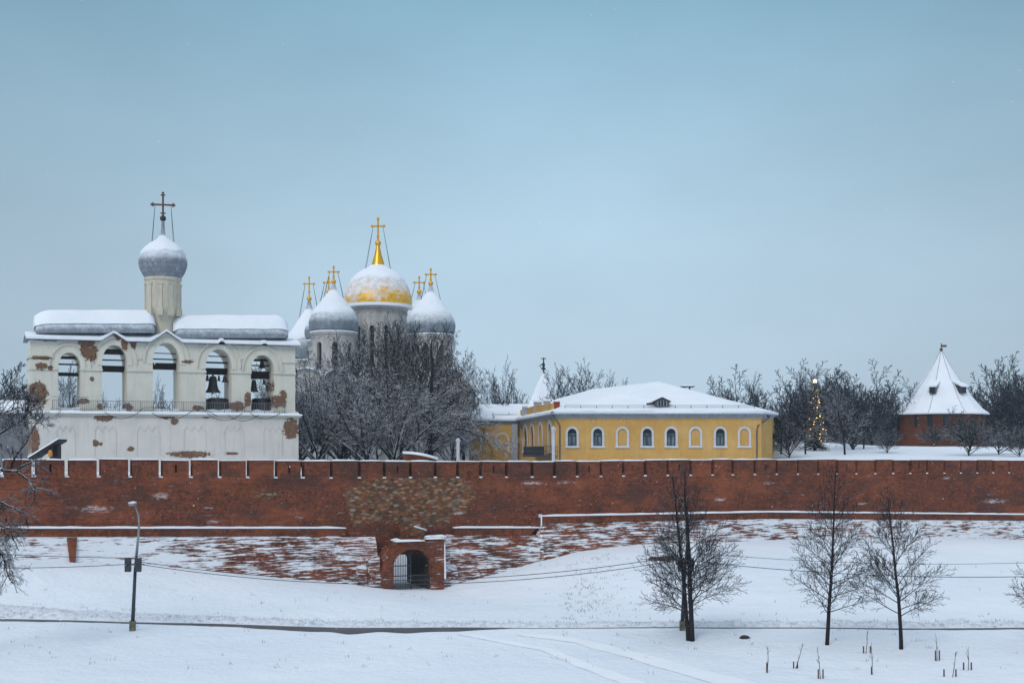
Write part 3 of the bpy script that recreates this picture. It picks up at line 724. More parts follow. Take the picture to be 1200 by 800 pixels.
# barrel roofs
def barrel(pa, pb, pyb, pyt, name, taper_l, taper_r):
    a, b = bl(pa), bl(pb); yc = BD/2; n = 44
    prof = []
    for i in range(15):
        t = i/14*pi
        prof.append((-cos(t)*1.75, sin(t)))
    gm_, sm_ = MB(), MB(); m = len(prof)
    def ring(mbx, grow, lo, hi):
        base = len(mbx.v); cnt = 0
        ids = [k for k in range(m) if lo <= k <= hi]
        for i in range(n+1):
            t = i/n; x = a-grow+(b-a+2*grow)*t
            e = min(1, ((x-a+grow)/taper_l)) if taper_l else 1; e2 = min(1, ((b+grow-x)/taper_r)) if taper_r else 1
            e = max(0.05, min(e, e2)); e = sqrt(1-(1-e)**2)
            px_ = pa+(pb-pa)*t; z0 = BF.z(px_, pyb); zt_ = BF.z(px_, pyt, BD/2); H = (zt_-z0)
            for k in ids:
                y, s_ = prof[k]
                bul = 1.0+.07*sin(min(1, s_*1.6)*pi)
                mbx.v.append((x, yc+y*bul*(1+grow*.5)*(.8+.2*e), z0+H*((s_**1.25)*(.62+.38*e))*(1)+grow*(s_ > .3)*(1+.7*mn.noise((x*.5, y, 2)))))
        c = len(ids)
        for i in range(n):
            for j in range(c-1): mbx.f.append((base+i*c+j, base+(i+1)*c+j, base+(i+1)*c+j+1, base+i*c+j+1))
        mbx.f.append(tuple(base+j for j in range(c))); mbx.f.append(tuple(base+n*c+j for j in reversed(range(c))))
    ring(gm_, 0.0, 0, m-1); ring(sm_, .08, 2, m-3)
    r_o = gm_.build(name, M['roof_metal'], bel, smooth=True, ang=50); sm_.build('snow_cover', M['snow'], r_o, smooth=True, ang=60)
barrel(42.5, 182, 390, 364, 'barrel_roof', 1.6, .5); barrel(206, 338.5, 396, 370, 'barrel_roof', .5, 1.2)
# drum
dl = (bl(191)); dY = BD/2; Yd = BF.Y(191, dY); dl = BF.l(191, dY)
pxm = F/Yd
def dz(py): return ZC+(HOR-py)/pxm
M['drum_plaster'] = plaster('cream_drum_plaster', (.62, .57, .45), (), (.48, .45, .38), grime=.7)
mb = MB(); R = 19.8/pxm
mb.lathe([(12.2/pxm, dz(394)), (12.0/pxm, dz(381)), (14/pxm, dz(374)), (18.2/pxm, dz(367)), (18.6/pxm, dz(364)), (R, dz(361)), (R, dz(333)), (R+.02, dz(330)), (R+.13, dz(329)), (R+.13, dz(326))], 40, dl, dY)
drm = mb.build('drum', M['drum_plaster'], bel, smooth=True, ang=35)
mb = MB()
for k in range(10):
    a = 2*pi*k/10-pi/2+.3
    for dr, ww, z0_, z1_ in ((.0, .2, 362, 334), (.06, .27, 371, 362), (.06, .27, 335, 333)):
        cx_, cy_ = dl+cos(a)*(R+dr), dY+sin(a)*(R+dr); t = (-sin(a)*ww, cos(a)*ww); nn = (cos(a)*.22, sin(a)*.22); nn2 = (cos(a)*.08, sin(a)*.08)
        poly = [(cx_-t[0]-nn[0], cy_-t[1]-nn[1]), (cx_+t[0]-nn[0], cy_+t[1]-nn[1]), (cx_+t[0]+nn2[0], cy_+t[1]+nn2[1]), (cx_-t[0]+nn2[0], cy_-t[1]+nn2[1])]
        mb.vprism(poly, dz(z0_), dz(z1_))
mb.build('pilaster', M['drum_plaster'], drm)
mb = MB()
for sx in (-1, 1): mb.prism([(dl+sx*12/pxm, dz(372)), (dl+sx*20/pxm, dz(377)), (dl+sx*13/pxm, dz(394)), (dl+sx*8/pxm, dz(394))], dY-.8, dY+.8)
def smooth_prof(pts, n=6):
    out = []
    for i in range(len(pts)-1):
        p0 = pts[max(i-1, 0)]; p1 = pts[i]; p2 = pts[i+1]; p3 = pts[min(i+2, len(pts)-1)]
        for k in range(n):
            t = k/n
            out.append(tuple(.5*((2*p1[j])+(-p0[j]+p2[j])*t+(2*p0[j]-5*p1[j]+4*p2[j]-p3[j])*t*t+(-p0[j]+3*p1[j]-3*p2[j]+p3[j])*t**3) for j in (0, 1)))
    out.append(pts[-1]); return out
def dome(parent, cx, cy, Y, cpx, pts, mat, snow_from, jag=.35, thick=.12, name='dome', n=48, snow_to=None, seed=0):
    """pts: (half width px, y px) from the base up; snow_from: profile index share where the snow begins"""
    k = F/Y; pr = smooth_prof([(w/k, ZC+(HOR-y)/k) for w, y in pts])
    mb = MB(); base_z = pr[0][1]
    mb.lathe([(r, z-base_z) for r, z in pr], n)
    d = mb.build(name, mat, parent, loc=(cx, cy, base_z), smooth=True, ang=50)
    if snow_from is not None:
        zs = ZC+(HOR-snow_from)/k; ze = ZC+(HOR-snow_to)/k if snow_to else pr[-1][1]
        sm = MB(); rows = 16; base = 0
        def rz(z):
            for (r0, a), (r1, b) in zip(pr, pr[1:]):
                if a <= z <= b: return r0+(r1-r0)*(z-a)/max(b-a, 1e-6)
            return pr[-1][0]
        for i in range(rows+1):
            for q in range(n):
                a = 2*pi*q/n
                zl_ = zs+jag*(mn.noise((cos(a)*2.3+seed, sin(a)*2.3, seed*1.7))+.5*mn.noise((cos(a)*7+seed, sin(a)*7, 3)))
                z = zl_+(ze-zl_)*i/rows; e = thick*(0 if i == 0 else min(1, .6+i*.25))*(1-.55*i/rows)
                r = rz(min(z, pr[-1][1]))+e-.01*(i == 0)
                sm.v.append((r*cos(a), r*sin(a), z-base_z+ (e*.4 if i else 0)))
        for i in range(rows):
            for q in range(n):
                q2 = (q+1) % n; sm.f.append((i*n+q, i*n+q2, (i+1)*n+q2, (i+1)*n+q))
        sm.f.append(tuple(rows*n+q for q in range(n)))
        so = sm.build('snow_cover', M['snow'], d, smooth=True)
    return d
def cross(parent, cx, cy, Y, ytop, yarm, ybase, halfw, mat, rball, yball, guys, r=.055, smallw=None, ang=0.0, ball_mat=None):
    k = F/Y; z = lambda y: ZC+(HOR-y)/k
    h = halfw/k; zb = z(ybase); mb = MB()
    def bar(a, b, rr): mb.tube([a, b], rr, 6)
    bar((0, 0, 0), (0, 0, z(ytop)-zb), r)
    za = z(yarm)-zb; bar((-h, 0, za), (h, 0, za), r)
    for sx in (-1, 1):
        mb.tube([(sx*h*.86, 0, za-h*.18), (sx*h*.86, 0, za+h*.18)], r*.8, 6)
        mb.tube([(sx*h, 0, za), (sx*h*1.06, 0, za)], r*1.5, 6)
    zt = z(ytop)-zb; mb.tube([(-h*.2, 0, zt-h*.2), (h*.2, 0, zt-h*.2)], r*.8, 6); mb.tube([(0, 0, zt), (0, 0, zt+h*.06)], r*1.5, 6)
    zm = za*.45; mb.tube([(-h*.22, 0, zm), (h*.22, 0, zm)], r*.8, 6)
    c = mb.build('cross', mat, parent, loc=(cx, cy, zb), smooth=True, ang=40); c.rotation_euler = (0, 0, ang)
    mb = MB(); rb = rball/k; prof = [(rb*sin(pi*i/10)+.001, -rb*cos(pi*i/10)) for i in range(11)]
    mb.lathe(prof, 16, cap=False); mb.build('ball', ball_mat or mat, parent, loc=(cx, cy, z(yball)), smooth=True)
    if guys:
        yb, gw = guys; mb = MB()
        for sx, sy in ((-1, -.5), (-1, .5), (1, -.5), (1, .5), ):
            mb.tube([(sx*h*.7*cos(ang), 0, z(yarm)), (sx*gw/k*.98, sy*gw/k*.5, z(yb))], .018 if Y < 130 else .024, 4)
        mb.build('guy_chain', M['wire'], parent, loc=(cx, cy, 0))
M['dome_metal'] = metal_roof('dome_tiles', (.22, .25, .30), .5, .42, polar=2.2)
d0 = dome(bel, dl, dY, Yd, 191, [(20, 327), (24.5, 320), (27.6, 311), (27, 303), (22, 294), (14, 286), (6.5, 281), (3.2, 276), (2.2, 270), (1.6, 258)], M['dome_metal'], 299, jag=.3, thick=.14, snow_to=277, seed=2)
mb = MB(); mb.lathe([(20.5/pxm, dz(328.4)), (21.6/pxm, dz(327)), (20.5/pxm, dz(326))], 40, dl, dY); mb.build('dome_rim', M['dome_metal'], bel)
cross(bel, dl, dY, Yd, 226, 240, 258, 13.2, M['rust'], 3.6, 256, (288, 13), r=.085, ball_mat=M['bronze'], ang=-.2)
# beams, bells and railing
for k, rows in enumerate([((418, .13), (425.5, .07), (437, .16)), ((411, .25), (420.5, .06), (430.5, .28)), ((413, .04), (419.5, .06), (427.5, .30)), ((416.5, .05), (423.5, .08), (433.5, .30)), ((421, .12), (427, .06), (438, .35))]):
    oa, ob = ops[k][0], ops[k][1]; c = (arches[k][0]+arches[k][1])/2
    for j, (py, th) in enumerate(rows):
        yy = BD/2-.6+.5*j; z = bz(c, py)
        mb = MB(); mb.box(oa-.02, ob+.02, yy-th*.8, yy+th*.8, z-th, z+th); mb.build('bell_beam', M['beam'], bel)
def bell(lx, y, ztop_, h, r, name='bell'):
    mb = MB(); mb.lathe(smooth_prof([(r*.28, h), (r*.42, h*.96), (r*.50, h*.8), (r*.56, h*.5), (r*.72, h*.2), (r, 0), (r*.96, -.02)], 4), 24, cap=True)
    mb.tube([(0, 0, h*.95), (0, 0, h*1.25)], r*.12, 6); mb.tube([(0, 0, h*.3), (0, 0, -h*.12)], r*.10, 6)
    o = mb.build('bell', M['bronze'], None, loc=(*BF.w(lx, y), ztop_-h*1.2), smooth=True, ang=50)
    return o
def bellpx(px, y0, y1, hw, arch, off=1.4):
    k = F/BF.Y(px, off); h = (y1-y0)/k/1.2; return bell(BF.l(px, off), off, ZC+(HOR-y0)/k, h, hw/k)
BL = [(249.5, 437, 459.5, 9, 'large dark bell hanging in the fourth belfry arch'), (256.5, 439, 446, 2.2, 'tiny bell just right of the largest bell in the fourth belfry arch'), (263.5, 439, 447.5, 4, 'small bell at the right side of the fourth belfry arch'),
      (243, 438, 446, 2.6, 'small bell left of the large bell under the thick beam'), (297.5, 443, 458.5, 5.5, 'dark bell at the left side of the fifth belfry arch'), (307, 420, 431, 4.2, 'small bell hung high in the top of the fifth belfry arch'), (309.5, 444, 450, 2.6, 'tiny bell right of the darker bell in the fifth arch')]
for px, y0, y1, hw, lab in BL: tag(bellpx(px, y0, y1, hw, 0), lab, 'bell', 'bells of the belfry')
# big bells standing behind the railing
for px, hw, lab in ((255, 14, 'huge dark bell low behind the railing under the fourth belfry arch'), (306.5, 12.5, 'huge dark bell low behind the railing at the far right arch')):
    k = F/BF.Y(px, 1.9); z = BF.z(px, 483.5, 1.9); r = hw/k; h = 1.35
    mb = MB(); mb.lathe(smooth_prof([(r, 0), (r*.97, .06), (r*.93, h*.5), (r*.9, h*.85), (r*.78, h), (.1, h*1.05)], 4), 28); o = mb.build('bell', M['bronze'], None, loc=(*BF.w(BF.l(px, 1.9), 1.9), z), smooth=True, ang=50)
    tag(o, lab, 'bell', 'bells of the belfry')
mb = MB(); ra0, ra1 = bl(61), bl(333); yr = -.72
n = int((ra1-ra0)/.155)
for i in range(n+1):
    x = ra0+(ra1-ra0)*i/n; z = zl(x)+.1; post = i % 12 == 0
    mb.box(x-(.03 if post else .011), x+(.03 if post else .011), yr-.02, yr+.02, z-.1, z+1.02)
for a, b, dz_ in ((ra0, ra1, 1.0), (ra0, ra1, .22), (ra0, bl(103), 1.3)):
    za, zb = zl(a)+.1+dz_, zl(b)+.1+dz_; mb.hexa([(a, yr-.025, za), (b, yr-.025, zb), (b, yr+.025, zb), (a, yr+.025, za), (a, yr-.025, za+.04), (b, yr-.025, zb+.04), (b, yr+.025, zb+.04), (a, yr+.025, za+.04)])
M['rail'] = flat('grey_iron_rail', (.16, .17, .19), .6)
mb.build('railing', M['rail'], bel)
mb = MB()
for a, b, ya, yb, sag in ((121, 166, 483, 478, 1.3), (166, 201, 478, 481, -.2), (176, 228, 484, 476, 1.5), (240, 281, 484, 484, 1.2), (264, 300, 486, 486, 1.0), (290, 325, 484, 484, .9), (228, 252, 476, 488, -.1)):
    pts = []
    for i in range(11):
        t = i/10; px = a+(b-a)*t; pts.append((bl(px), -1.12, bz(px, ya+(yb-ya)*t)-sag*4*t*(1-t)*.6))
    mb.tube(pts, .022, 4)
mb.build('cable', M['wire'], bel)

# ------------------------------------------------------------------ CATHEDRAL
cat = empty('cathedral', 'white cathedral with one golden and several grey snow covered domes rising behind the bare trees', 'cathedral')
M['cath_wall'] = plaster('cathedral_plaster', (.50, .48, .45), (), (.34, .34, .35), grime=.8)
M['cath_metal'] = metal_roof('cathedral_dome_sheets', (.19, .23, .27), .8, 3.0, polar=3.5)
M['dark_glass'] = flat('dark_window', (.02, .025, .035), .25)
def gold_dome_mat():
    g = G('gilded_dome_with_snow'); c = g.xyz(g.co())
    v = g.comb(g.m_('MULTIPLY', g.m_('ARCTAN2', c[1], c[0]), 4.6), c[2], 0.0)
    b = g.brick(v, (.90, .50, .02), (.82, .43, .015), (.55, .25, .015), .7, .55, .02)
    n = g.noise(.8, g.map(g.co(), (1, 1, 1.3)), det=7, rough=.75)
    h = g.m_('ADD', g.m_('MULTIPLY', c[2], .30), g.m_('MULTIPLY', g.m_('SUBTRACT', n, .5), 3.4))
    h = g.m_('ADD', h, g.m_('MULTIPLY', g.xyz(g.co())[0], -.035))
    k = g.rng(h, .05, .70, 0, .93)
    sn = g.ramp(g.noise(1.4, det=5), [(.35, (.62, .60, .62)), (.6, (.80, .83, .88))])
    g.set('Base Color', g.mix(k, b['Color'], sn)); g.set('Roughness', g.rng(k, 0, 1, .38, .9)); g.set('Metallic', g.rng(k, 0, 1, .35, 0)); return g.m
M['gold_dome'] = gold_dome_mat()
def drum_at(cpx, Y, hw, ytop, ybot, nwin, wy0, wy1, wfrac=.42, phase=0.0):
    k = F/Y; R = hw/k; x = X_(cpx, Y); zt = Z_(ytop, Y); zb = Z_(ybot, Y)
    mb = MB(); per = 2*pi*R; seg = per/nwin; w = seg*wfrac/2; ops_ = []
    z1, z0 = Z_(wy0, Y), Z_(wy1, Y)
    for i in range(nwin): ops_.append((seg*(i+.5)-w, seg*(i+.5)+w, z0, z1-w, z1))
    mb.archwall(0, per, zb, zt, ops_, 0, .55, nseg=8, back=False, extra=[seg*i+seg*.5*j for i in range(nwin) for j in (0, 1, .12, .88, 1.12, 1.88)])
    def fn(p):
        a = -p[0]/R*-1+phase; r = R-p[1]; return (r*cos(a), r*sin(a), p[2])
    mb.fn = fn
    o = mb.build('drum', M['cath_wall'], cat, loc=(x, Y, 0), smooth=False)
    mb = MB(); mb.lathe([(R-.45, zb+.1), (R-.45, zt-.1)], 32); mb.build('window_glass', M['dark_glass'], o)
    mb = MB(); mb.lathe([(R-.1, zt-.35), (R+.16, zt-.3), (R+.22, zt-.05), (R+.22, zt+.0), (R-.1, zt+.01)], 40)
    # arcature frieze
    for i in range(nwin*2):
        a = 2*pi*(i+.5)/(nwin*2)+phase; hw_ = seg*.25*.8
        pts = []
        for q in range(7):
            t = pi-pi*q/6; lx = cos(t)*hw_; lz = sin(t)*hw_; aa = a+lx/R; pts.append(((R+.06)*cos(aa), (R+.06)*sin(aa), zt-.5-hw_+lz))
        mb.tube(pts, .07, 4)
    mb.build('cornice', M['cath_wall'], o)
    mb = MB(); mb.lathe([(R-.2, zt+.012), (R+.28, zt+.012), (R+.26, zt+.16), (R-.2, zt+.3)], 40); mb.build('snow_ledge', M['snow'], o, smooth=True, ang=50)
    return x
YC = 182
# centre
x = drum_at(443, YC, 33.5, 362, 452, 12, 384, 440, .30, .15)
kk = F/YC
dome(cat, x, YC, YC, 443, [(39.5, 358.5), (40, 354), (38.8, 346), (35.5, 336), (30, 327), (22, 319.5), (13, 314.5), (8.2, 311)], M['gold_dome'], 331, jag=1.0, thick=.09, name='gold_dome', seed=4)
mb = MB(); z_ = lambda y: Z_(y, YC); mb.lathe([(8.2/kk, z_(313)), (6.5/kk, z_(306)), (4.6/kk, z_(300)), (3.0/kk, z_(293)), (2.0/kk, z_(287))], 16, cap=True); mb.build('spire_cone', M['gold'], cat, loc=(x, YC, 0), smooth=True, ang=50)
cross(cat, x, YC, YC, 255.5, 265, 287, 8, M['gold'], 3.6, 285, (316, 15), r=.13)
mb = MB(); mb.lathe([(33/kk, z_(361.8)), (40.5/kk, z_(361.5)), (40.3/kk, z_(358.4)), (38/kk, z_(357.5))], 48); mb.build('snow_ledge', M['snow'], cat, loc=(x, YC, 0), smooth=True, ang=50)
def grey_dome(cpx, Y, hw, ybot, ymax, ysn, yball, ytop, yarm, drum_hw, seed, snow_to=None, drum_bot=460):
    k = F/Y; x = drum_at(cpx, Y, drum_hw, ybot+2.5, drum_bot, 8, ybot+14, ybot+46, .36, .2+seed*.4)
    H = ybot-yball; sp = yball+H*.10
    pts = [(hw*.95, ybot), (hw, ybot-H*.09), (hw*1.0, ybot-H*.20), (hw*.92, ybot-H*.31), (hw*.83, ybot-H*.385), (hw*.68, ybot-H*.48), (hw*.50, ybot-H*.60), (hw*.33, ybot-H*.71), (hw*.18, ybot-H*.80), (hw*.105, ybot-H*.88), (hw*.05, yball+1)]
    dome(cat, x, Y, Y, cpx, pts, M['cath_metal'], ysn, jag=.3, thick=.09, seed=seed, snow_to=ybot-H*.82)
    cross(cat, x, Y, Y, ytop, yarm, yball, 6.6, M['gold'], 2.9, yball, (ybot-H*.5, 14), r=.10)
grey_dome(391, 174, 28.8, 388, 377, 368, 330, 312, 318.5, 25.5, 1)
grey_dome(504.8, 174, 28.8, 391, 380, 369, 332, 315, 321.5, 25.5, 2)
grey_dome(385.3, 192, 28, 397.5, 388, 383, 342, 325, 331, 24, 3)
grey_dome(491.3, 192, 27, 398, 388, 384, 342, 324, 331, 23.5, 4)
grey_dome(362.3, 199, 29, 421, 408, 399, 350, 324.5, 332.5, 26, 5, drum_bot=470)
# body with zakomara gables
mb = MB(); Yb = 166; xa, xb = X_(338, Yb), X_(545, Yb); zt = Z_(446, Yb); nb_ = 5; bw = (xb-xa)/nb_
def ctop(x):
    t = ((x-xa)/bw) % 1.0; return zt+(.05 if not 0 < t < 1 else sqrt(max(0, .25-(t-.5)**2))*2*1.6)
ext = [xa+bw*(i+j/10) for i in range(nb_) for j in range(10)]
opw = []
for i in range(nb_):
    for z0, z1 in ((Z_(475, Yb), Z_(458, Yb)), (Z_(505, Yb), Z_(487, Yb))):
        pass
    c = xa+bw*(i+.5); opw.append((c-.55, c+.55, Z_(478, Yb), Z_(462, Yb), Z_(462, Yb)+.55))
mb.archwall(xa, xb, 9, ctop, opw, Yb, Yb+1, nseg=8, extra=ext, back=False)
mb.box(xa, xb, Yb+1.01, Yb+30, 9, zt); mb.build('wall', M['cath_wall'], cat)
for i in range(nb_+1): mb = MB(); c = xa+bw*i; mb.box(c-.45, c+.45, Yb-.35, Yb-.002, 9, zt-.1); mb.build('pilaster', M['cath_wall'], cat)
for o_ in opw: mb = MB(); mb.box(o_[0]-.1, o_[1]+.1, Yb+.55, Yb+.6, o_[2]-.1, o_[4]+.1); mb.build('window_glass', M['dark_glass'], cat)
mb = MB()
for i in range(nb_): mb.archring(xa+bw*(i+.5), zt, bw/2-.02, bw/2+.22, Yb-.5, Yb+4, n=16, ky=1.6*2/bw*bw/2/1.0 if False else 1.0*3.2/bw)
mb.box(xa-.3, xb+.3, Yb+4.01, Yb+30.3, zt+.003, zt+.4); mb.build('roof_snow', M['snow'], cat, smooth=True, ang=45)

# ------------------------------------------------------------------ YELLOW BUILDING
yb = empty('yellow_building', 'low yellow building with white arched windows and a broad snow covered hip roof', 'building')
def yellow_mat():
    g = G('yellow_plaster'); n = g.noise(.4, det=5, rough=.6)
    col = g.ramp(n, [(.3, (.50, .29, .085)), (.7, (.62, .375, .12))])
    st = g.noise(1.0, g.map(g.co(), (1.4, 1.4, .2)), det=5, rough=.7); col = g.mix(g.rng(st, .50, .70, 0, .55), col, (.36, .22, .10))
    bg = g.noise(.25, g.map(g.co(), (1, 1, 1), (4, 8, 3)), det=6, rough=.7); col = g.mix(g.rng(bg, .50, .60, 0, .35), col, (.62, .43, .20))
    sp = g.noise(1.5, det=6, rough=.8); col = g.mix(g.rng(sp, .68, .74, 0, .4), col, (.62, .52, .40))
    g.set('Base Color', col); g.set('Roughness', .9); g.set('Specular IOR Level', .15); g.bump(g.noise(2, det=5), .2, .08); return g.m
M['yellow'] = yellow_mat()
M['trim'] = flat('white_trim', (.55, .56, .60), .8, 0, .08)
M['trim_grey'] = flat('grey_cornice', (.34, .37, .43), .8, 0, .1)
M['frame'] = flat('dark_window_frame', (.025, .03, .035), .5)
g = G('window_pane'); n_ = g.noise(2.5, g.map(g.co(), (2.5, 1, .3)), det=3); g.set('Base Color', g.mix(g.rng(g.xyz(g.co())[2], 15.0, 15.06), g.ramp(n_, [(.35, (.05, .085, .11)), (.65, (.17, .25, .30))]), (.02, .03, .04))); g.set('Roughness', .15); g.set('Specular IOR Level', .3); M['pane'] = g.m
M['pipe'] = flat('grey_downpipe', (.10, .12, .14), .5, .3)
ZE = 17.25
plan = {}
YF = 150
pC = (X_(651, YF), YF); pB = (X_(892, YF), YF); pA = (X_(905, 156), 156); pD = (X_(609, 184), 184); pE = (X_(541, 186), 186); pG = (X_(514, 200), 200)
def seg_wall(p, q, ops_, name='wall', y1=.45):
    d = Vector((q[0]-p[0], q[1]-p[1])); L = d.length; a = atan2(d.y, d.x)
    mb = MB(); mb.archwall(0, L, 10.2, ZE, ops_, 0, y1, nseg=12, back=False, topcap=False)
    o = mb.build(name, M['yellow'], yb, loc=(p[0], p[1], 0)); o.rotation_euler = (0, 0, a); return o, L, a
def window(wall_o, cx, z0, spr, r, ky, blind, wide=.26, depth=.28):
    mb = MB(); mb.archring(cx, spr, r+.004, r+wide, -.07, .0, n=14, ky=ky, kyo=(r*ky+wide)/(r+wide), legs=spr-z0+.0)
    mb.box(cx-r-wide-.08, cx+r+wide+.08, -.16, -.001, z0-.18, z0-.003)
    f = mb.build('window_surround', M['trim'], wall_o)
    mb = MB(); mb.snowbox(cx-r-wide, cx+r+wide, -.17, .0, z0-.004, .06, step=.3, b=.03)
    if blind:
        mb.build('sill_snow', M['snow'], f)
        mb = MB(); mb.archpanel(cx, z0, spr, r, ky, .10); mb.build('blind_panel', M['yellow'], f); return
    mb.build('sill_snow', M['snow'], f)
    mb = MB(); mb.archpanel(cx, z0, spr, r, ky, depth); mb.build('window_pane', M['pane'], f)
    mb = MB(); y0, y1 = depth-.09, depth-.01
    mb.archring(cx, spr, r-.09, r-.003, y0, y1, n=14, ky=ky, legs=spr-z0)
    mb.box(cx-r+.05, cx+r-.05, y0-.004, y1-.004, z0+.003, z0+.10); zm = z0+(spr-z0)*.82
    mb.box(cx-r+.05, cx+r-.05, y0-.003, y1-.003, zm-.06, zm+.06); mb.box(cx-.055, cx+.055, y0-.006, y1-.006, z0+.08, zm-.05)
    for sx in (-1, 1): mb.box(cx+sx*r*.5-.02, cx+sx*r*.5+.02, y0-.002, y1-.01, zm+.05, spr+r*ky*.8)
    mb.build('window_frame', M['frame'], f)
wz0, wsp, wr, wtop = Z_(522.8, YF), Z_(507.3, YF), .52, Z_(502, YF)
opsF = []; info = []
for cx_, blind in ((670.5, 0), (700.4, 0), (729.3, 1), (758.5, 0), (786.5, 0), (815, 1), (844.1, 0), (872.3, 1)):
    c = X_(cx_, YF)-pC[0]; opsF.append((c-wr, c+wr, wz0, wsp, wtop)); info.append((c, blind))
wf, L, a = seg_wall(pC, pB, opsF)
for c, bln in info: window(wf, c, wz0, wsp, wr, (wtop-wsp)/wr, bln)
wbr, _, _ = seg_wall(pB, pA, [])
# receding arcaded side
d = Vector((pC[0]-pD[0], pC[1]-pD[1])); LD = d.length
FD = Frame(pD[0], pD[1], math.degrees(atan2(d.y, d.x)))
opsD = []; infD = []
for cpx, bln, a_, b_ in ((644.5, 0, 1.25, 0), (633.5, 1, 1.45, 0), (623.5, 0, 1.7, 0), (615.5, 0, 2.1, 0)):
    c = FD.l(cpx); Yh = FD.Y(cpx); zt_ = Z_(496 if cpx > 640 else 497, FD.Y(cpx)) ; zt_ = min(zt_, ZE-.9); spr = zt_-a_*.95
    opsD.append((c-a_, c+a_, 12.9, spr, zt_)); infD.append((c, bln, spr, a_, zt_))
wd, _, _ = seg_wall(pD, pC, sorted(opsD))
for c, bln, spr, r, zt_ in infD: window(wd, c, 12.9, spr, r, (zt_-spr)/r, bln, wide=.5, depth=.35)
wD2, LE, _ = seg_wall(pE, pD, [])
for cpx in (590, 557):
    c = X_(cpx, 185)-pE[0]; mb = MB(); mb.archring(c, Z_(515, 185), .82, 1.05, -.09, -.002, n=14, legs=1.6); mb.build('blind_arch', M['trim'], wD2)
opsG = []
dG = Vector((pE[0]-pG[0], pE[1]-pG[1])); LG = dG.length; FG = Frame(pG[0], pG[1], math.degrees(atan2(dG.y, dG.x)))
iG = []
for cpx in (519, 527, 535.5): c = FG.l(cpx); opsG.append((c-1.15, c+1.15, 11.8, 15.2, 16.2)); iG.append(c)
wg, _, _ = seg_wall(pG, pE, opsG)
for c in iG: window(wg, c, 11.8, 15.2, 1.15, .87, 0, wide=.5)
pH = (X_(514, 214), 214); pI = (X_(908, 190), 190)
seg_wall(pA, pI, []); seg_wall(pH, pG, [])
seg_wall(pI, pH, [])
# grey block between wing and main block
# cornice
def cornice(p, q, ext=.0):
    d = Vector((q[0]-p[0], q[1]-p[1])).normalized(); n_ = Vector((d.y, -d.x))
    for (o0, z0, z1) in ((.12, ZE-.42, ZE-.18), (.32, ZE-.18, ZE+.0), (.62, ZE+.0, ZE+.12)):
        a0 = Vector(p)-d*ext; b0 = Vector(q)+d*ext
        pts = [a0+n_*o0, b0+n_*o0, b0, a0]; cm.vprism([(v.x, v.y) for v in pts], z0, z1-.003)
cm = MB()
for p, q in ((pC, pB), (pB, pA), (pD, pC), (pE, pD), (pG, pE)): cornice(p, q, .12)
cm.build('cornice', M['trim_grey'], yb)
# roof
OV = .75
def off(p, dx, dy, z): return (p[0]+dx, p[1]+dy, z)
ZR = ZE+.14
eC, eB, eA, eI = off(pC, -.5, -.7, ZR), off(pB, .25, -.7, ZR), off(pA, .7, -.3, ZR), off(pI, .7, .7, ZR)
eD = off(pD, -.6, -.4, ZR)
R2 = tuple(P(771, 449.5, 163)); R1 = (X_(694, 182), 182, R2[2]-.1); R0 = (X_(652, 196), 196, R2[2]-.9)
eH = (X_(609, 214), 214, ZR)
# smooth the fold between front slope and hip with a mid point
Vr = [eC, eB, eA, eI, eH, eD, R0, R1, R2]
Fr_ = [(0, 1, 8), (0, 8, 7), (1, 2, 8), (2, 3, 8), (3, 4, 6, 7, 8), (4, 5, 6), (5, 0, 7, 6)]
M['roof_snow'] = snowmat('roof_snow', .6, .3)
mb = MB(); mb.add(Vr+[(x, y, z-.14) for x, y, z in Vr[:6]], Fr_+[(9, 10, 1, 0), (10, 11, 2, 1), (11, 12, 3, 2), (12, 13, 4, 3), (13, 14, 5, 4), (14, 9, 0, 5)])
rf = mb.build('roof', M['roof_metal'], yb)
mb = MB(); th = .24
def up(p, k=1.0): return (p[0], p[1], p[2]+th*k)
def subdiv(Va, Fa, n):
    # triangulated patch subdivision with light noise
    cache = {}; V = list(Va); 
    T = []
    for f in Fa:
        for i in range(1, len(f)-1): T.append((f[0], f[i], f[i+1]))
    for _ in range(n):
        T2 = []
        def mid(a, b):
            k = (min(a, b), max(a, b))
            if k not in cache:
                p, q = V[a], V[b]; V.append(tuple((p[i]+q[i])/2 for i in range(3))); cache[k] = len(V)-1
            return cache[k]
        for a, b, c in T:
            ab, bc, ca = mid(a, b), mid(b, c), mid(c, a); T2 += [(a, ab, ca), (ab, b, bc), (ca, bc, c), (ab, bc, ca)]
        T = T2
    return V, T
cC, cB = (eC[0]+.1, eC[1]+.12, eC[2]), (eB[0]-.1, eB[1]+.12, eB[2])
Vs = [up(p) for p in [cC, cB, eA, eI, eH, eD]]+[up(p, 1.3) for p in (R0, R1, R2)]
V2, T2 = subdiv(Vs, Fr_, 5)
V2 = [(x, y, z+.07*mn.noise((x*.5, y*.5, 3))) for x, y, z in V2]
mb.add(V2, T2)
lo = [(p[0], p[1], p[2]+.01) for p in (cC, cB, eA, eI, eH, eD)]; nV = len(mb.v); mb.v += lo
for i in range(6):
    j = (i+1) % 6; mb.v += [Vs[i], Vs[j]]; k = len(mb.v); mb.f.append((nV+i, nV+j, k-1, k-2))
mb.build('snow_cover', M['roof_snow'], rf, smooth=True, ang=30)
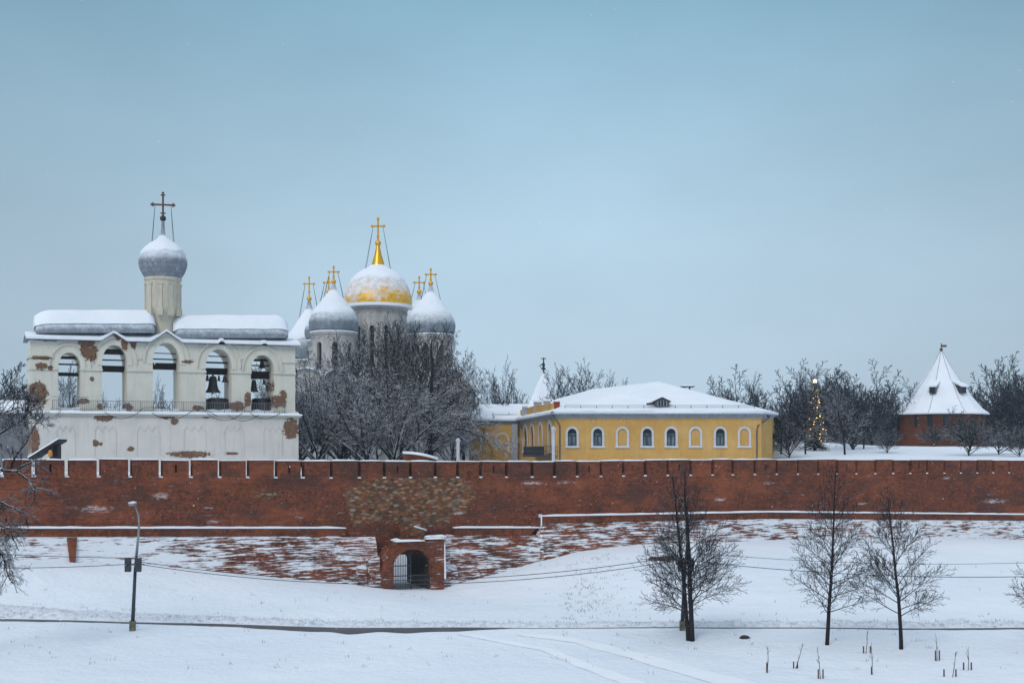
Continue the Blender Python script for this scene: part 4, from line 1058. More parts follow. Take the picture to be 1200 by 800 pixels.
# wing roof
def rooflet(Vt, Ft, name, skirt_ids):
    mb = MB(); V2, T2 = subdiv([(x, y, z+.25) for x, y, z in Vt], Ft, 4); mb.add([(x, y, z+.06*mn.noise((x*.5, y*.5, 5))) for x, y, z in V2], T2)
    for i, j in zip(skirt_ids, skirt_ids[1:]): mb.add([Vt[i], Vt[j], (Vt[j][0], Vt[j][1], Vt[j][2]+.25), (Vt[i][0], Vt[i][1], Vt[i][2]+.25)], [(0, 1, 2, 3)])
    return mb.build(name, M['roof_snow'], yb, smooth=True, ang=30)
wE, wD, wG = off(pE, -.3, -.7, ZR), off(pD, .6, -.6, ZR), off(pG, -.8, -.5, ZR)
wK, wL_ = (X_(567, 197), 197, Z_(475, 197)), (X_(628, 197), 197, Z_(475, 197)); wM = (X_(514, 214), 214, ZR); wN = (X_(620, 214), 214, ZR)
wr_ = rooflet([wG, wE, wD, wL_, wK, wM, wN], [(1, 2, 3, 4), (0, 1, 4), (5, 0, 4), (6, 5, 4, 3)], 'wing_roof_snow', [0, 1, 2])
# parapet steps on the receding side, with snow; chimney; brick chimney
mb = MB(); sn = MB()
steps = [(612, 618.5, 479.5, 486), (618.5, 634.5, 476, 486), (634.5, 649, 474, 484)]
for a_, b_, yt, yb_ in steps:
    la, lb = FD.l(a_, .8), FD.l(b_, .8); zt_ = Z_(yt, FD.Y((a_+b_)/2, .8))
    poly = [FD.w(la+.03, .5), FD.w(lb-.03, .5), FD.w(lb-.03, 1.6), FD.w(la+.03, 1.6)]
    mb.vprism(poly, ZE, zt_)
mb.build('parapet', M['yellow'], yb)
for px, yt, w_, Yp in ((615, 475.5, 6, 180), (630, 469.8, 9, 172), (641, 468.5, 8, 165)):
    mb = MB(); sn = MB(); k = F/Yp; x = X_(px, Yp); w = w_/k/2; zt_ = Z_(yt, Yp); mb.box(x-w, x+w, Yp-w, Yp+w, ZE, zt_-.25)
    sn.box(x-w*1.1, x+w*1.1, Yp-w*1.1, Yp+w*1.1, zt_-.15, zt_+.12)
    mb.box(x-w*1.12, x+w*1.12, Yp-w*1.12, Yp+w*1.12, zt_-.25, zt_-.153)
    ch_ = mb.build('chimney', M['trim_grey'], yb); sn.build('chimney_snow', M['snow'], ch_)
mb = MB(); Yp = 155; x = X_(652.5, Yp); mb.box(x-.32, x+.32, Yp-.4, Yp+.5, ZE+.1, Z_(472, Yp)); mb.box(x-.42, x+.38, Yp-.5, Yp+.6, Z_(472, Yp)+.003, Z_(471, Yp)+.05); bc = mb.build('chimney', flat('red_brick_chimney', (.28, .05, .03), .9), yb)
mb = MB(); mb.snowbox(x-.42, x+.4, Yp-.5, Yp+.6, Z_(471, Yp)+.05, .14, step=.3); mb.build('chimney_snow', M['snow'], bc)
# snow guard rail
mb = MB(); 
def roofz(px, Y): return None
yg = YF+.75; zg = ZR+.24+ (R2[2]-ZR)*(yg-eC[1])/(R2[1]-eC[1])
x0_, x1_ = X_(662, yg), X_(884, yg)
mb.tube([(x0_, yg, zg+.28), (x1_, yg, zg+.28)], .025, 5); mb.tube([(x0_, yg, zg+.12), (x1_, yg, zg+.12)], .02, 5)
for i in range(13): x = x0_+(x1_-x0_)*i/12; mb.tube([(x, yg, zg-.25), (x, yg, zg+.3)], .035, 5); mb.tube([(x, yg, zg+.28), (x, yg+.6, zg+.1)], .02, 4)
mb.build('snow_guard', M['pipe'], yb)
mb = MB(); x0_, x1_ = X_(576, 187), X_(606, 187)
mb.tube([(x0_, 187, ZR+.9), (x1_, 187, ZR+.9)], .04, 5)
for x in (x0_+.2, x1_-1.2): mb.tube([(x, 187, ZR), (x, 187, ZR+1.2)], .05, 5)
mb.build('snow_guard', M['pipe'], yb)
# dormer
Yp = 151.0; k = F/Yp; x0_, x1_, xm = X_(768.5, Yp), X_(783.5, Yp), X_(776, Yp); zb_, ze_, za_ = Z_(477, Yp), Z_(469.8, Yp), Z_(466, Yp)
mb = MB(); mb.prism([(x0_, zb_), (x1_, zb_), (x1_, ze_), (xm, za_), (x0_, ze_)], Yp, Yp+3.4)
dm = mb.build('dormer', M['pipe'], yb)
mb = MB(); mb.box(x0_+.25, x1_-.25, Yp-.03, Yp-.002, zb_+.15, ze_); mb.build('dormer_window', M['dark_glass'], dm)
mb = MB()
for i in range(4): x = x0_+.25+(x1_-x0_-.5)*i/3; mb.box(x-.04, x+.04, Yp-.07, Yp-.032, zb_+.12, ze_+.03)
mb.build('window_bar', M['trim_grey'], dm)
mb = MB()
for sg in (-1, 1):
    e = x0_-.3 if sg < 0 else x1_+.3; ez = ze_-.10
    mb.hexa([(e, Yp-.25, ez), (xm, Yp-.25, za_+.02), (xm, Yp+3.6, za_+.02), (e, Yp+3.6, ez), (e, Yp-.25, ez+.06), (xm, Yp-.25, za_+.09), (xm, Yp+3.6, za_+.09), (e, Yp+3.6, ez+.06)])
mb.build('dormer_roof', M['frame'], dm)
mb = MB(); mb.tube([(x0_-1.1, Yp+.1, ze_-.35), (x0_-.1, Yp+.1, ze_-.25)], [.1, .2], 6); mb.build('shutter', M['frame'], dm)
# vent with canopy
Yp = 170; k = F/Yp; mb = MB(); c = X_(805, Yp)
for dx, dy in ((-.35, -.35), (.35, -.35), (.35, .35), (-.35, .35)): mb.tube([(c+dx, Yp+dy, Z_(462, Yp)), (c+dx, Yp+dy, Z_(453.6, Yp))], .06, 5)
mb.box(c-.25, c+.25, Yp-.25, Yp+.25, Z_(466, Yp), Z_(456, Yp)); mb.box(c-.9, c+.9, Yp-.9, Yp+.9, Z_(453.6, Yp), Z_(453.6, Yp)+.1)
v_ = mb.build('roof_vent', M['frame'], yb); mb = MB(); mb.snowbox(c-.85, c+.85, Yp-.85, Yp+.85, Z_(453.6, Yp)+.1, .16, step=.25, b=.2); mb.build('vent_snow', M['snow'], v_, smooth=True)
# small hatch
Yp = 153.5; mb = MB(); mb.box(X_(717, Yp), X_(722, Yp), Yp, Yp+.8, Z_(472, Yp)-.15, Z_(470.3, Yp)); mb.build('roof_hatch', M['pipe'], yb)
# downpipes
def pipe(pts, r=.075): mb = MB(); mb.tube(pts, r, 8); mb.build('downpipe', M['pipe'], yb)
y_ = YF-.15
pipe([P(648, 484, 149.6), P(648.5, 487, 149.6), P(655, 496, y_), P(656, 500, y_), P(656, 540, y_)])
mb = MB(); mb.lathe([(.09, -.3), (.22, 0), (.22, .15)], 10); mb.build('hopper', M['pipe'], yb, loc=P(648, 483.5, 149.6))
pipe([P(901, 489, 151.5), P(899, 491, 151), P(888, 499, y_), P(887, 503, y_), P(887, 540, y_)], .085)
mb = MB(); mb.lathe([(.09, -.3), (.22, 0), (.22, .15)], 10); mb.build('hopper', M['pipe'], yb, loc=P(901, 487.5, 151.5))
pipe([P(608, 493, 182), P(608, 498, 182), P(613, 502, 180), P(614, 540, 180)], .13); pipe([P(601, 494, 184.5), P(602, 540, 184.5)], .13); pipe([P(537, 495, 186), P(542, 505, 185.5), P(542, 540, 185.5)], .11)
# grey rendered strip between the two blocks
mb = MB(); mb.box(X_(600, 183.5), X_(606.5, 183.5), 183.3, 185, 10, ZE-.43); mb.build('grey_pilaster', M['trim_grey'], yb)
# balcony on the receding side
mb = MB(); lb0, lb1 = FD.l(614, -1.6), FD.l(638, -1.6); zf = Z_(534, FD.Y(626, -1.6))
mb.vprism([FD.w(lb0, -1.7), FD.w(lb1, -1.7), FD.w(lb1, -.02), FD.w(lb0, -.02)], zf-.12, zf)
def rail(a, b):
    n = max(2, int((Vector(b)-Vector(a)).length/.22))
    for i in range(n+1): p = Vector(a).lerp(Vector(b), i/n); mb.tube([(p.x, p.y, zf), (p.x, p.y, zf+1.15)], .022, 4)
    for h in (.1, .6, 1.15): mb.tube([(a[0], a[1], zf+h), (b[0], b[1], zf+h)], .035, 4)
rail(FD.w(lb0, -1.65), FD.w(lb1, -1.65)); rail(FD.w(lb1, -1.65), FD.w(lb1, -.1)); rail(FD.w(lb0, -1.65), FD.w(lb0, -.1))
mb.build('balcony', M['iron'], yb)

# slim snowy posts behind the wall
for px, yt, lab in ((648.6, 501.5, 'thin white snowy post in front of the corner of the yellow building'), (536.7, 515, 'thin white snowy post in front of the left wing of the yellow building')):
    Y = 128; k = F/Y; p = P(px, yt, Y); mb = MB(); mb.lathe([(.17, 11.3), (.17, p.z-.25), (.24, p.z-.2), (.24, p.z), (.05, p.z+.18)], 10, p.x, p.y)
    o = mb.build('post', M['trim'], None, smooth=True, ang=40); tag(o, lab, 'post', 'slim posts behind the wall')

# ------------------------------------------------------------------ KREMLIN CORNER TOWER
YT = 214; tw = empty('round_tower', 'round red brick tower with a tall snow covered tent roof and two dormers', 'tower', (X_(1103, YT), YT, 0))
kt = F/YT; zt = lambda y: Z_(y, YT)
M['tower_brick'] = brick_mat('tower_brick', darker=.55, dust=.05)
RT = 50/kt; nside = 12
mb = MB(); seg = 2*pi*RT/nside; opsT = []
mb.lathe([(RT*1.03, zt(535)), (RT, zt(500)), (RT, zt(483))], nside*2, a0=pi/24); tb = mb.build('tower_body', M['tower_brick'], tw)
mb = MB()
def onwall(px, y0, y1, w):
    s_ = (px-1103)/50; s_ = max(-.97, min(.97, s_)); a = -pi/2+math.asin(s_); cx_, cy_ = cos(a), sin(a); t = (-cy_, cx_); hw = w/kt/2; r = RT
    q = []
    for rr in (r-.3, r+.04):
        for sg in (-1, 1): q.append((cx_*rr+t[0]*hw*sg, cy_*rr+t[1]*hw*sg))
    mb.hexa([(*q[0], zt(y1)), (*q[2], zt(y1)), (*q[3], zt(y1)), (*q[1], zt(y1)), (*q[0], zt(y0)), (*q[2], zt(y0)), (*q[3], zt(y0)), (*q[1], zt(y0))])
for px, y0, y1, w in ((1063.5, 486, 501, 3.5), (1076, 486, 500.5, 5), (1091.5, 486, 501, 5), (1123.5, 485, 499, 4.5), (1138.5, 486, 500, 5), (1148, 486, 498, 3), (1062, 514, 523, 3), (1095, 516, 523, 5), (1139, 513, 520, 8)): mb = MB(); onwall(px, y0, y1, w); mb.build('loophole', M['dark_glass'], tb)
mb = MB(); prof = [(54, 484.6), (47, 479.5), (36, 466.5), (26.5, 452), (21.5, 446), (15.5, 436.5), (8, 424), (1.2, 411.5)]
prf = [(a/kt, zt(b)) for a, b in prof]
mb.lathe(prf, 16, a0=pi/16, rf=lambda a, i: 1.0)
mb.lathe([(50/kt, zt(486.2)), (54.4/kt, zt(485.6)), (54.2/kt, zt(484.7))], 16, a0=pi/16)
tr = mb.build('tent_roof', M['snow'], tw)
mb = MB()
for k in range(8):
    a = 2*pi*k/8+pi/16; mb.tube([((r+.01)*cos(a), (r+.01)*sin(a), z+.0) for r, z in prf], .05, 4)
mb.build('roof_rib', M['trim_grey'], tr)
for px, dxp, lab in ((1078.5, -1, 'left'), (1121, 1, 'right')):
    s_ = (px-1103)/44; a = -pi/2+math.asin(s_)*1.0
    mb = MB(); r0 = 33/kt; w = .5; h0, h1 = zt(462), zt(454.8)
    # local frame radial/tangential
    ca, sa = cos(a), sin(a)
    def L3(r, t, z): return (ca*r-sa*t, sa*r+ca*t, z)
    q = [L3(20/kt, -w, h0), L3(36.5/kt, -w, h0), L3(36.5/kt, w, h0), L3(20/kt, w, h0), L3(20/kt, -w, h1+.6), L3(36.5/kt, -w, h1), L3(36.5/kt, w, h1), L3(20/kt, w, h1+.6)]
    mb.hexa([q[0], q[1], q[2], q[3], q[4], q[5], q[6], q[7]]); dm2 = mb.build('dormer', M['dark_glass'], tw)
    mb = MB(); w2 = .75; top = zt(446)
    q = [L3(18/kt, -w2, top-.1), L3(38.5/kt, -w2, h1+.0), L3(38.5/kt, w2, h1+.0), L3(18/kt, w2, top-.1), L3(18/kt, -w2, top+.15), L3(38.5/kt, -w2, h1+.25), L3(38.5/kt, w2, h1+.25), L3(18/kt, w2, top+.15)]
    mb.hexa(q); mb.build('dormer_roof', M['snow'], dm2)
mb = MB(); mb.tube([(0, 0, zt(413)), (0, 0, zt(402))], .08, 6); mb.lathe([(.02, zt(412)), (.22, zt(411)), (.3, zt(409)), (.1, zt(407.5)), (.02, zt(407))], 10); mb.box(0, .9, -.03, .03, zt(406.5), zt(404)); mb.build('finial', M['rust'], tw)

# second tent roof seen between the background trees
Y2 = 250; t2 = empty('tent_roof_tower', 'distant snow covered tent roof with a dark weathervane between the trees behind the yellow building', 'tower', (X_(637, Y2), Y2, 0)); k2 = F/Y2
mb = MB(); mb.lathe([(.3/k2, Z_(436, Y2)), (8/k2, Z_(449, Y2)), (17/k2, Z_(470, Y2)), (24/k2, Z_(482, Y2))][::-1], 8, a0=pi/8); mb.build('tent_roof', M['snow'], t2)
mb = MB(); mb.lathe([(21/k2, 12), (21/k2, Z_(482.5, Y2))], 8, a0=pi/8); mb.build('tower_body', M['cath_wall'], t2)
mb = MB(); mb.tube([(0, 0, Z_(438, Y2)), (0, 0, Z_(419, Y2))], .12, 6); mb.tube([(-.5, 0, Z_(420, Y2)), (.5, 0, Z_(420, Y2))], .1, 5)
mb.lathe([(.5, Z_(433, Y2)), (.2, Z_(430, Y2)), (.3, Z_(427, Y2)), (.1, Z_(424, Y2))], 10); mb.prism([(-.1, Z_(427, Y2)), (-1.1, Z_(429.5, Y2)), (-.1, Z_(425, Y2))], -.06, .06); mb.build('weathervane', M['beam'], t2)

# slanted snowy board with its lamp at left, on the wall walk
cn = empty('lean_to_roof', 'slanted snow covered board roof sticking up behind the wall in front of the belfry', 'shelter')
Yk = 102.5; pa, pb_ = P(38, 536.5, Yk), P(73.5, 514.5, Yk)
mb = MB(); th_ = .16
mb.hexa([(pa.x, Yk-1, pa.z-th_), (pb_.x, Yk-1, pb_.z-th_), (pb_.x, Yk+1, pb_.z-th_), (pa.x, Yk+1, pa.z-th_), (pa.x, Yk-1, pa.z), (pb_.x, Yk-1, pb_.z), (pb_.x, Yk+1, pb_.z), (pa.x, Yk+1, pa.z)]); mb.build('roof_board', M['beam'], cn)
mb = MB(); mb.hexa([(pa.x, Yk-1.05, pa.z+.003), (pb_.x, Yk-1.05, pb_.z+.003), (pb_.x, Yk+1, pb_.z+.003), (pa.x, Yk+1, pa.z+.003), (pa.x, Yk-1, pa.z+.13), (pb_.x, Yk-1, pb_.z+.13), (pb_.x, Yk+1, pb_.z+.13), (pa.x, Yk+1, pa.z+.13)]); mb.build('snow_cover', M['snow'], cn)
mb = MB(); q = P(65, 530, Yk)
for dy in (-.8, .8): mb.box(q.x-.08, q.x+.08, Yk+dy-.08, Yk+dy+.08, 11, q.z+.6)
mb.box(q.x-.35, q.x+.25, Yk-.3, Yk+.6, q.z-.9, q.z+.55); mb.build('support', M['beam'], cn)
q = P(59, 531.5, Yk-1.1); mb = MB(); mb.lathe([(.02, .32), (.12, .28), (.16, .1), (.17, -.15), (.1, -.26)], 12); lo_ = mb.build('lantern', flat('orange_lantern', (.65, .27, .04), .5), None, loc=q, smooth=True); tag(lo_, 'small orange lantern hanging under the slanted snowy board', 'lantern')

# low snow roofed shed at far left behind the belfry corner
sh = empty('snowy_shed', 'low dark shed with a snow covered roof at the far left behind the belfry', 'shed'); Ys = 132
mb = MB(); a_, b_ = X_(-60, Ys), X_(34, Ys); mb.box(a_, b_, Ys, Ys+8, 11, Z_(483, Ys)); mb.build('wall', flat('shed_wall', (.16, .17, .19), .9), sh)
mb = MB(); zt_ = Z_(484, Ys); mb.prism([(Ys-.6, zt_), (Ys+8.6, zt_), (Ys+8.6, zt_+.3), (Ys+4, zt_+1.5), (Ys-.6, zt_+.3)], a_-.5, b_+.5)
mb.v = [(y, x, z) for x, y, z in mb.v]; mb.build('roof_snow', M['snow'], sh)

# ------------------------------------------------------------------ TREES
GA = 2.399963
def tree_geo(seed, H, r0, cfg):
    rd_ = random.Random(seed); wood, twig = MB(), MB(); tips = []
    nseg, nch, ang, rat, trop, jit, start, rmin = cfg['nseg'], cfg['nch'], cfg['ang'], cfg['rat'], cfg['trop'], cfg['jit'], cfg['start'], cfg['rmin']
    levels = len(nseg)
    def grow(p, d, L, r, lev):
        n = nseg[lev]; pts = [p.copy()]; rs = [r]; dirs = [d.copy()]
        tr_ = trop[lev]
        for i in range(n):
            t = (i+1)/n
            d = d+Vector((rd_.gauss(0, jit[lev]), rd_.gauss(0, jit[lev]), rd_.gauss(0, jit[lev])*.6+(tr_ if not isinstance(tr_, tuple) else tr_[0]+(tr_[1]-tr_[0])*t)))
            d.normalize(); p = p+d*(L/n); pts.append(p.copy()); rs.append(max(rmin, r*(1-.82*t))); dirs.append(d.copy())
        (wood if lev <= cfg.get('woodlev', 1) else twig).tube(pts, rs, 6 if lev == 0 else (5 if lev == 1 else 3), cap=(lev == 0))
        if lev >= levels-1: tips.append(pts[-1]); return
        m = nch[lev]; ph = rd_.uniform(0, 6.28); st = start[lev]
        if lev > 0 and cfg.get('ref'): m = max(3, int(m*min(1.15, L/(H*cfg['ref'][lev]))))
        for k in range(m):
            f = st+(1-st)*((k+rd_.uniform(.1, .9))/m)
            if lev == 0 and cfg.get('lfun'): Lc = H*cfg['lfun'](f)*rd_.uniform(.8, 1.12)
            else: Lc = L*rat[lev]*(1.0-(.25 if lev == 0 else .5)*f)*rd_.uniform(.65, 1.15)
            x = f*n; i = min(int(x), n-1); q = pts[i].lerp(pts[i+1], x-i); dd = dirs[i]
            az = ph+k*GA+rd_.uniform(-.3, .3); u = dd.orthogonal().normalized(); v = dd.cross(u)
            side = u*cos(az)+v*sin(az); A = ang[lev]
            A = A(f) if callable(A) else A; A *= rd_.uniform(.8, 1.2)
            nd = dd*cos(A)+side*sin(A)
            rr = max(rmin, (rs[i]+(rs[i+1]-rs[i])*(x-i))*cfg['rr'][lev])
            grow(q, nd.normalized(), Lc, rr, lev+1)
    if cfg.get('stems'):
        for (bx, by, lean_x, lean_y, hh, rr) in cfg['stems']:
            grow(Vector((bx, by, -.2)), Vector((lean_x, lean_y, 1)).normalized(), H*hh, r0*rr, 0)
    else: grow(Vector((0, 0, -.2)), Vector(cfg.get('lean', (0, 0, 1))).normalized(), H*cfg.get('tl', 1), r0, 0)
    return wood, twig, tips
BK_D = bark('dark_bark', (.028, .026, .030), .55, 1.15, .75)
BK_T = bark('dark_twigs', (.022, .024, .032), .6, 1.3, .6)
BK_S = bark('snowy_bark', (.022, .022, .027), .45, .9, .9)
TW_S = bark('snowy_twigs', (.017, .023, .034), .45, 1.05, .75)
TW_H = bark('heavily_snowed_twigs', (.018, .024, .036), .25, .75, .85)
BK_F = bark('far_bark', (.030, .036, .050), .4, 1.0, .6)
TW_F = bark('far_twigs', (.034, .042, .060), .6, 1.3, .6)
HT = {}
def make_tree(name, label, seed, H, r0, cfg, loc, bm=None, tm_=None, group=None, rot=0.0, seeds=0, cat_='tree'):
    wood, twig, tips = tree_geo(seed, H, r0, cfg)
    t = empty(name, label, cat_, loc, group); t.rotation_euler = (0, 0, rot)
    HT[label] = max(v_[2] for v_ in twig.v)
    wood.build('trunk', bm or BK_D, t, smooth=True); tw_ = twig.build('crown', tm_ or BK_T, t, smooth=True)
    if seeds:
        rd_ = random.Random(seed); mb = MB()
        for p in rd_.sample(tips, min(seeds, len(tips))):
            s_ = rd_.uniform(.04, .09); mb.add([(p.x-s_, p.y, p.z), (p.x+s_, p.y, p.z), (p.x, p.y+s_, p.z-s_), (p.x, p.y, p.z-s_*2.2)], [(0, 1, 2), (0, 3, 1), (1, 3, 2), (0, 2, 3)])
        so = mb.build('seed_clusters', SEED, t); so['kind'] = 'stuff'
    return t
BK_H = bark('snow_lined_bark', (.026, .026, .032), .05, .55, 1.0)
SEED = flat('brown_seed_clusters', (.035, .026, .026), .9)
def copy_tree(o, label, loc, scale, rot, group=None, name=None):
    c = o.copy(); COL.objects.link(c); c.location = loc; c.scale = scale; c.rotation_euler = (0, 0, rot); c['label'] = label
    if name: c.name = name
    if group: c['group'] = group
    elif 'group' in c: del c['group']
    for ch in o.children:
        d = ch.copy(); COL.objects.link(d); d.parent = c
    return c
# young limes in front of the wall
def lf1(f): return interp([(.1, .22), (.22, .34), (.32, .34), (.5, .25), (.7, .17), (.9, .10), (1, .04)], f)
lime = dict(nseg=(14, 7, 4, 3), nch=(46, 13, 6), ang=(lambda f: 1.2-.72*f, .7, .6), rat=(0, .46, .5), trop=(0, (-.05, .04), .03, .04), jit=(.03, .075, .1, .12), ref=(1, .27, .11, .05), start=(.17, .22, .2), rmin=.010, rr=(.33, .5, .6), lfun=lf1, woodlev=1)
def gz(px, Y): return (X_(px, Y), Y, ground_h(X_(px, Y), Y))
l1 = dict(lime); l1['stems'] = [(0, 0, .012, 0, 1.0, 1.0), (-.2, .15, -.05, .02, .98, .8), (-.05, .3, -.02, .03, .85, .6)]; l1['nch'] = (29, 16, 8)
FG_ = 'young bare trees on the snow in front of the wall'
T1 = make_tree('lime_tree', 'bare twin-stemmed tree, tallest in front of the wall, with a broad drooping crown', 11, 10.5, .17, l1, gz(811, 77), group=FG_)
def lf2(f): return interp([(.1, .17), (.25, .28), (.35, .28), (.55, .23), (.75, .16), (.9, .09), (1, .04)], f)
l2 = dict(lime); l2['lfun'] = lf2; l2['lean'] = (-.015, 0, 1); l2['nch'] = (56, 15, 8)
T2_ = make_tree('lime_tree', 'slim bare tree with one dark trunk, second from left on the snow before the wall', 23, 10.6, .13, l2, gz(969, 75.5), group=FG_)
def lf3(f): return interp([(.1, .2), (.28, .34), (.4, .33), (.6, .26), (.8, .17), (.92, .1), (1, .05)], f)
l3 = dict(lime); l3['lfun'] = lf3; l3['nch'] = (42, 15, 8); l3['start'] = (.22, .22, .2)
T3 = make_tree('lime_tree', 'bare open-crowned tree with straight dark trunk, right of the slim tree on the snow', 37, 9.2, .13, l3, gz(1056, 74), group=FG_)
T4 = copy_tree(T3, 'bare tree cut off by the right edge of the picture with twigs reaching in', gz(1236, 74), (1.05, 1.05, 1.0), 2.0, FG_)
# big near tree at left edge
spread = dict(nseg=(6, 9, 6, 4, 3), nch=(6, 12, 8, 5), ang=(.75, .7, .75, .7), rat=(.85, .42, .45, .5), trop=(0, .03, -.01, .0), jit=(.05, .1, .15, .18, .2), start=(.5, .25, .15, .2), rmin=.013, rr=(.6, .45, .5, .6), woodlev=2)
def branchy(name, label, branches, loc, bm, tm_, cfg, seed, trunk):
    rd_ = random.Random(seed); wood, twig = MB(), MB()
    wood.tube(trunk, [.28*(1-i/len(trunk))**1.4+.02 for i in range(len(trunk))], 10)
    def twigs(p, d, L, r, lev):
        n = 4 if lev < 2 else 3; pts = [p.copy()]; rs = [r]
        for i in range(n):
            d = (d+Vector((rd_.gauss(0, .16), rd_.gauss(0, .16), rd_.gauss(0, .12)+cfg[1]))).normalized(); p = p+d*L/n; pts.append(p.copy()); rs.append(max(.009, r*(1-.8*(i+1)/n)))
        (wood if lev == 0 else twig).tube(pts, rs, 5 if lev == 0 else 3, cap=False)
        if lev >= cfg[2]: return
        for k in range(cfg[0][lev]):
            f = rd_.uniform(.15, 1); x = f*n; i = min(int(x), n-1); q = pts[i].lerp(pts[i+1], x-i); dd = (pts[i+1]-pts[i]).normalized()
            u = dd.orthogonal().normalized(); v = dd.cross(u); az = rd_.uniform(0, 6.28); A = rd_.uniform(.4, .9)
            twigs(q, (dd*cos(A)+(u*cos(az)+v*sin(az))*sin(A)), L*rd_.uniform(.35, .6), max(.009, r*.5), lev+1)
    for br in branches:
        pts = [Vector(p) for p in br['pts']]; r = br['r']; n = len(pts)
        fine = []
        for i in range(n-1):
            for k in range(4): fine.append(pts[i].lerp(pts[i+1], k/4)+Vector((0, rd_.gauss(0, .03), rd_.gauss(0, .02))))
        fine.append(pts[-1]); m = len(fine)
        wood.tube(fine, [max(.02, r*(1-.75*i/m)) for i in range(m)], 7)
        for k in range(br['n']):
            f = rd_.uniform(br.get('s', .1), 1)*(m-1); i = min(int(f), m-2); q = fine[i].lerp(fine[i+1], f-i); dd = (fine[i+1]-fine[i]).normalized()
            u = dd.orthogonal().normalized(); v = dd.cross(u); az = rd_.uniform(0, 6.28); A = rd_.uniform(.5, 1.1)
            twigs(q, dd*cos(A)+(u*cos(az)+v*sin(az))*sin(A), br['L']*rd_.uniform(.5, 1.1), max(.018, r*.3), 0)
    t = empty(name, label, 'tree', loc); 
    for m_ in (wood, twig): m_.v = [(a-loc[0], b-loc[1], c-loc[2]) for a, b, c in m_.v]
    wood.build('trunk', bm, t, smooth=True); twig.build('crown', tm_, t, smooth=True); return t
Yn = 72
tk = [P(-75, 778, Yn), P(-72, 700, Yn), P(-70, 620, Yn), P(-76, 560, Yn), P(-80, 500, Yn), P(-85, 430, Yn)]
brs = [dict(pts=[P(-70, 600, Yn), P(-35, 560, Yn), P(0, 551, Yn), P(20, 552, Yn), P(32, 562, Yn), P(42, 572, Yn)], r=.12, n=10, L=1.3, s=.4),
       dict(pts=[P(20, 552, Yn), P(28, 545, Yn), P(40, 540, Yn), P(50, 548, Yn), P(62, 556, Yn)], r=.06, n=7, L=.8),
       dict(pts=[P(12, 551, Yn), P(18, 535, Yn), P(28, 522, Yn), P(40, 500, Yn), P(52, 485, Yn)], r=.06, n=16, L=1.1),
       dict(pts=[P(-72, 560, Yn), P(-30, 525, Yn), P(5, 505, Yn), P(25, 492, Yn), P(40, 478, Yn)], r=.10, n=30, L=1.5),
       dict(pts=[P(-75, 530, Yn), P(-30, 500, Yn), P(-5, 488, Yn), P(22, 476, Yn)], r=.09, n=24, L=1.5),
       dict(pts=[P(-70, 620, Yn), P(-35, 592, Yn), P(0, 588, Yn), P(14, 594, Yn), P(30, 602, Yn)], r=.09, n=14, L=.9),
       dict(pts=[P(-70, 640, Yn), P(-40, 615, Yn), P(-10, 610, Yn), P(10, 620, Yn), P(22, 645, Yn)], r=.08, n=34, L=1.3),
       dict(pts=[P(-70, 650, Yn), P(-40, 630, Yn), P(-12, 630, Yn), P(2, 650, Yn), P(12, 680, Yn)], r=.08, n=40, L=1.2)]
branchy('old_tree', 'near tree at the left edge, its snow lined boughs reaching in over the wall', brs, tuple(P(-75, 778, Yn)), BK_S, TW_S, ((6, 5, 3), -.01, 2), 9, tk)
# trees behind the wall
crown = dict(nseg=(7, 8, 5, 4, 2), nch=(15, 16, 11, 7), tl=.66, ang=((lambda f: 1.15-.75*f), .62, .65, .65), rat=(.78, .46, .5, .55), trop=(0.0, (.01, .05), .02, .01, 0), jit=(.05, .075, .09, .1, .12), start=(.3, .15, .1, .1), rmin=.019, ref=(1, .48, .22, .1, .05), rr=(.55, .42, .5, .6), woodlev=1)
gi = lambda px, Y: (X_(px, Y), Y, ground_h(X_(px, Y), Y)-.1)
def H_for(py, Y, px=600): return Z_(py, Y)-gi(px, Y)[2]
# prototype big trees
def fit(o, px, py, Y, wid=1.0):
    s_ = H_for(py, Y, px)/HT[o['label']]; o.scale = (s_*wid, s_*wid, s_)
cA = dict(crown); cA['lean'] = (-.02, 0, 1)
CG = 'snow dusted bare trees before the cathedral'
BT1 = make_tree('tall_tree', 'tall bare tree whose twigs reach up before the golden dome', 51, 17.5, .30, cA, gi(458, 142), BK_S, TW_S, CG)
BT2 = make_tree('tall_tree', 'big bare tree with brown seed clusters, on the right of the cathedral front', 64, 16.2, .27, dict(crown, nch=(14, 14, 10, 8), start=(.25, .12, .1, .1)), gi(504, 136), BK_S, TW_S, CG, seeds=900)
fit(BT1, 458, 366, 142, .9); fit(BT2, 504, 376, 136, 1.1)
BT3 = make_tree('tall_tree', 'bare snow dusted tree in front of the grey dome next to the belfry', 77, 14.5, .26, dict(crown, nch=(14, 13, 10, 8), start=(.15, .12, .1, .1)), gi(405, 146), BK_S, TW_H, CG)
def scale_for(proto_h, py, Y, px): return H_for(py, Y, px)/proto_h
SRC = {}
def put(proto, ph, label, px, py, Y, wid=1.0, rot=0.0, group=None, lift=0):
    s_ = scale_for(HT[proto['label']], py, Y, px); return copy_tree(proto, label, gi(px, Y), (s_*wid, s_*wid, s_), rot, group)
fit(BT3, 405, 386, 146, .9)
put(BT1, 17.5, 'bare tree with a dark forked trunk right of the centre of the cathedral', 487, 372, 139, .8, 1.3, CG)
put(BT3, 14.5, 'low dense snowy tree right beside the belfry wall', 366, 462, 140, 1.35, 2.6, CG)
put(BT2, 16.2, 'bare tree filling the gap between the two front grey domes, lower part white with snow', 430, 378, 150, .8, 4.1, CG)
put(BT3, 14.5, 'snow laden tree left of centre below the golden dome, low and rounded', 400, 470, 132, 1.2, .6, CG)
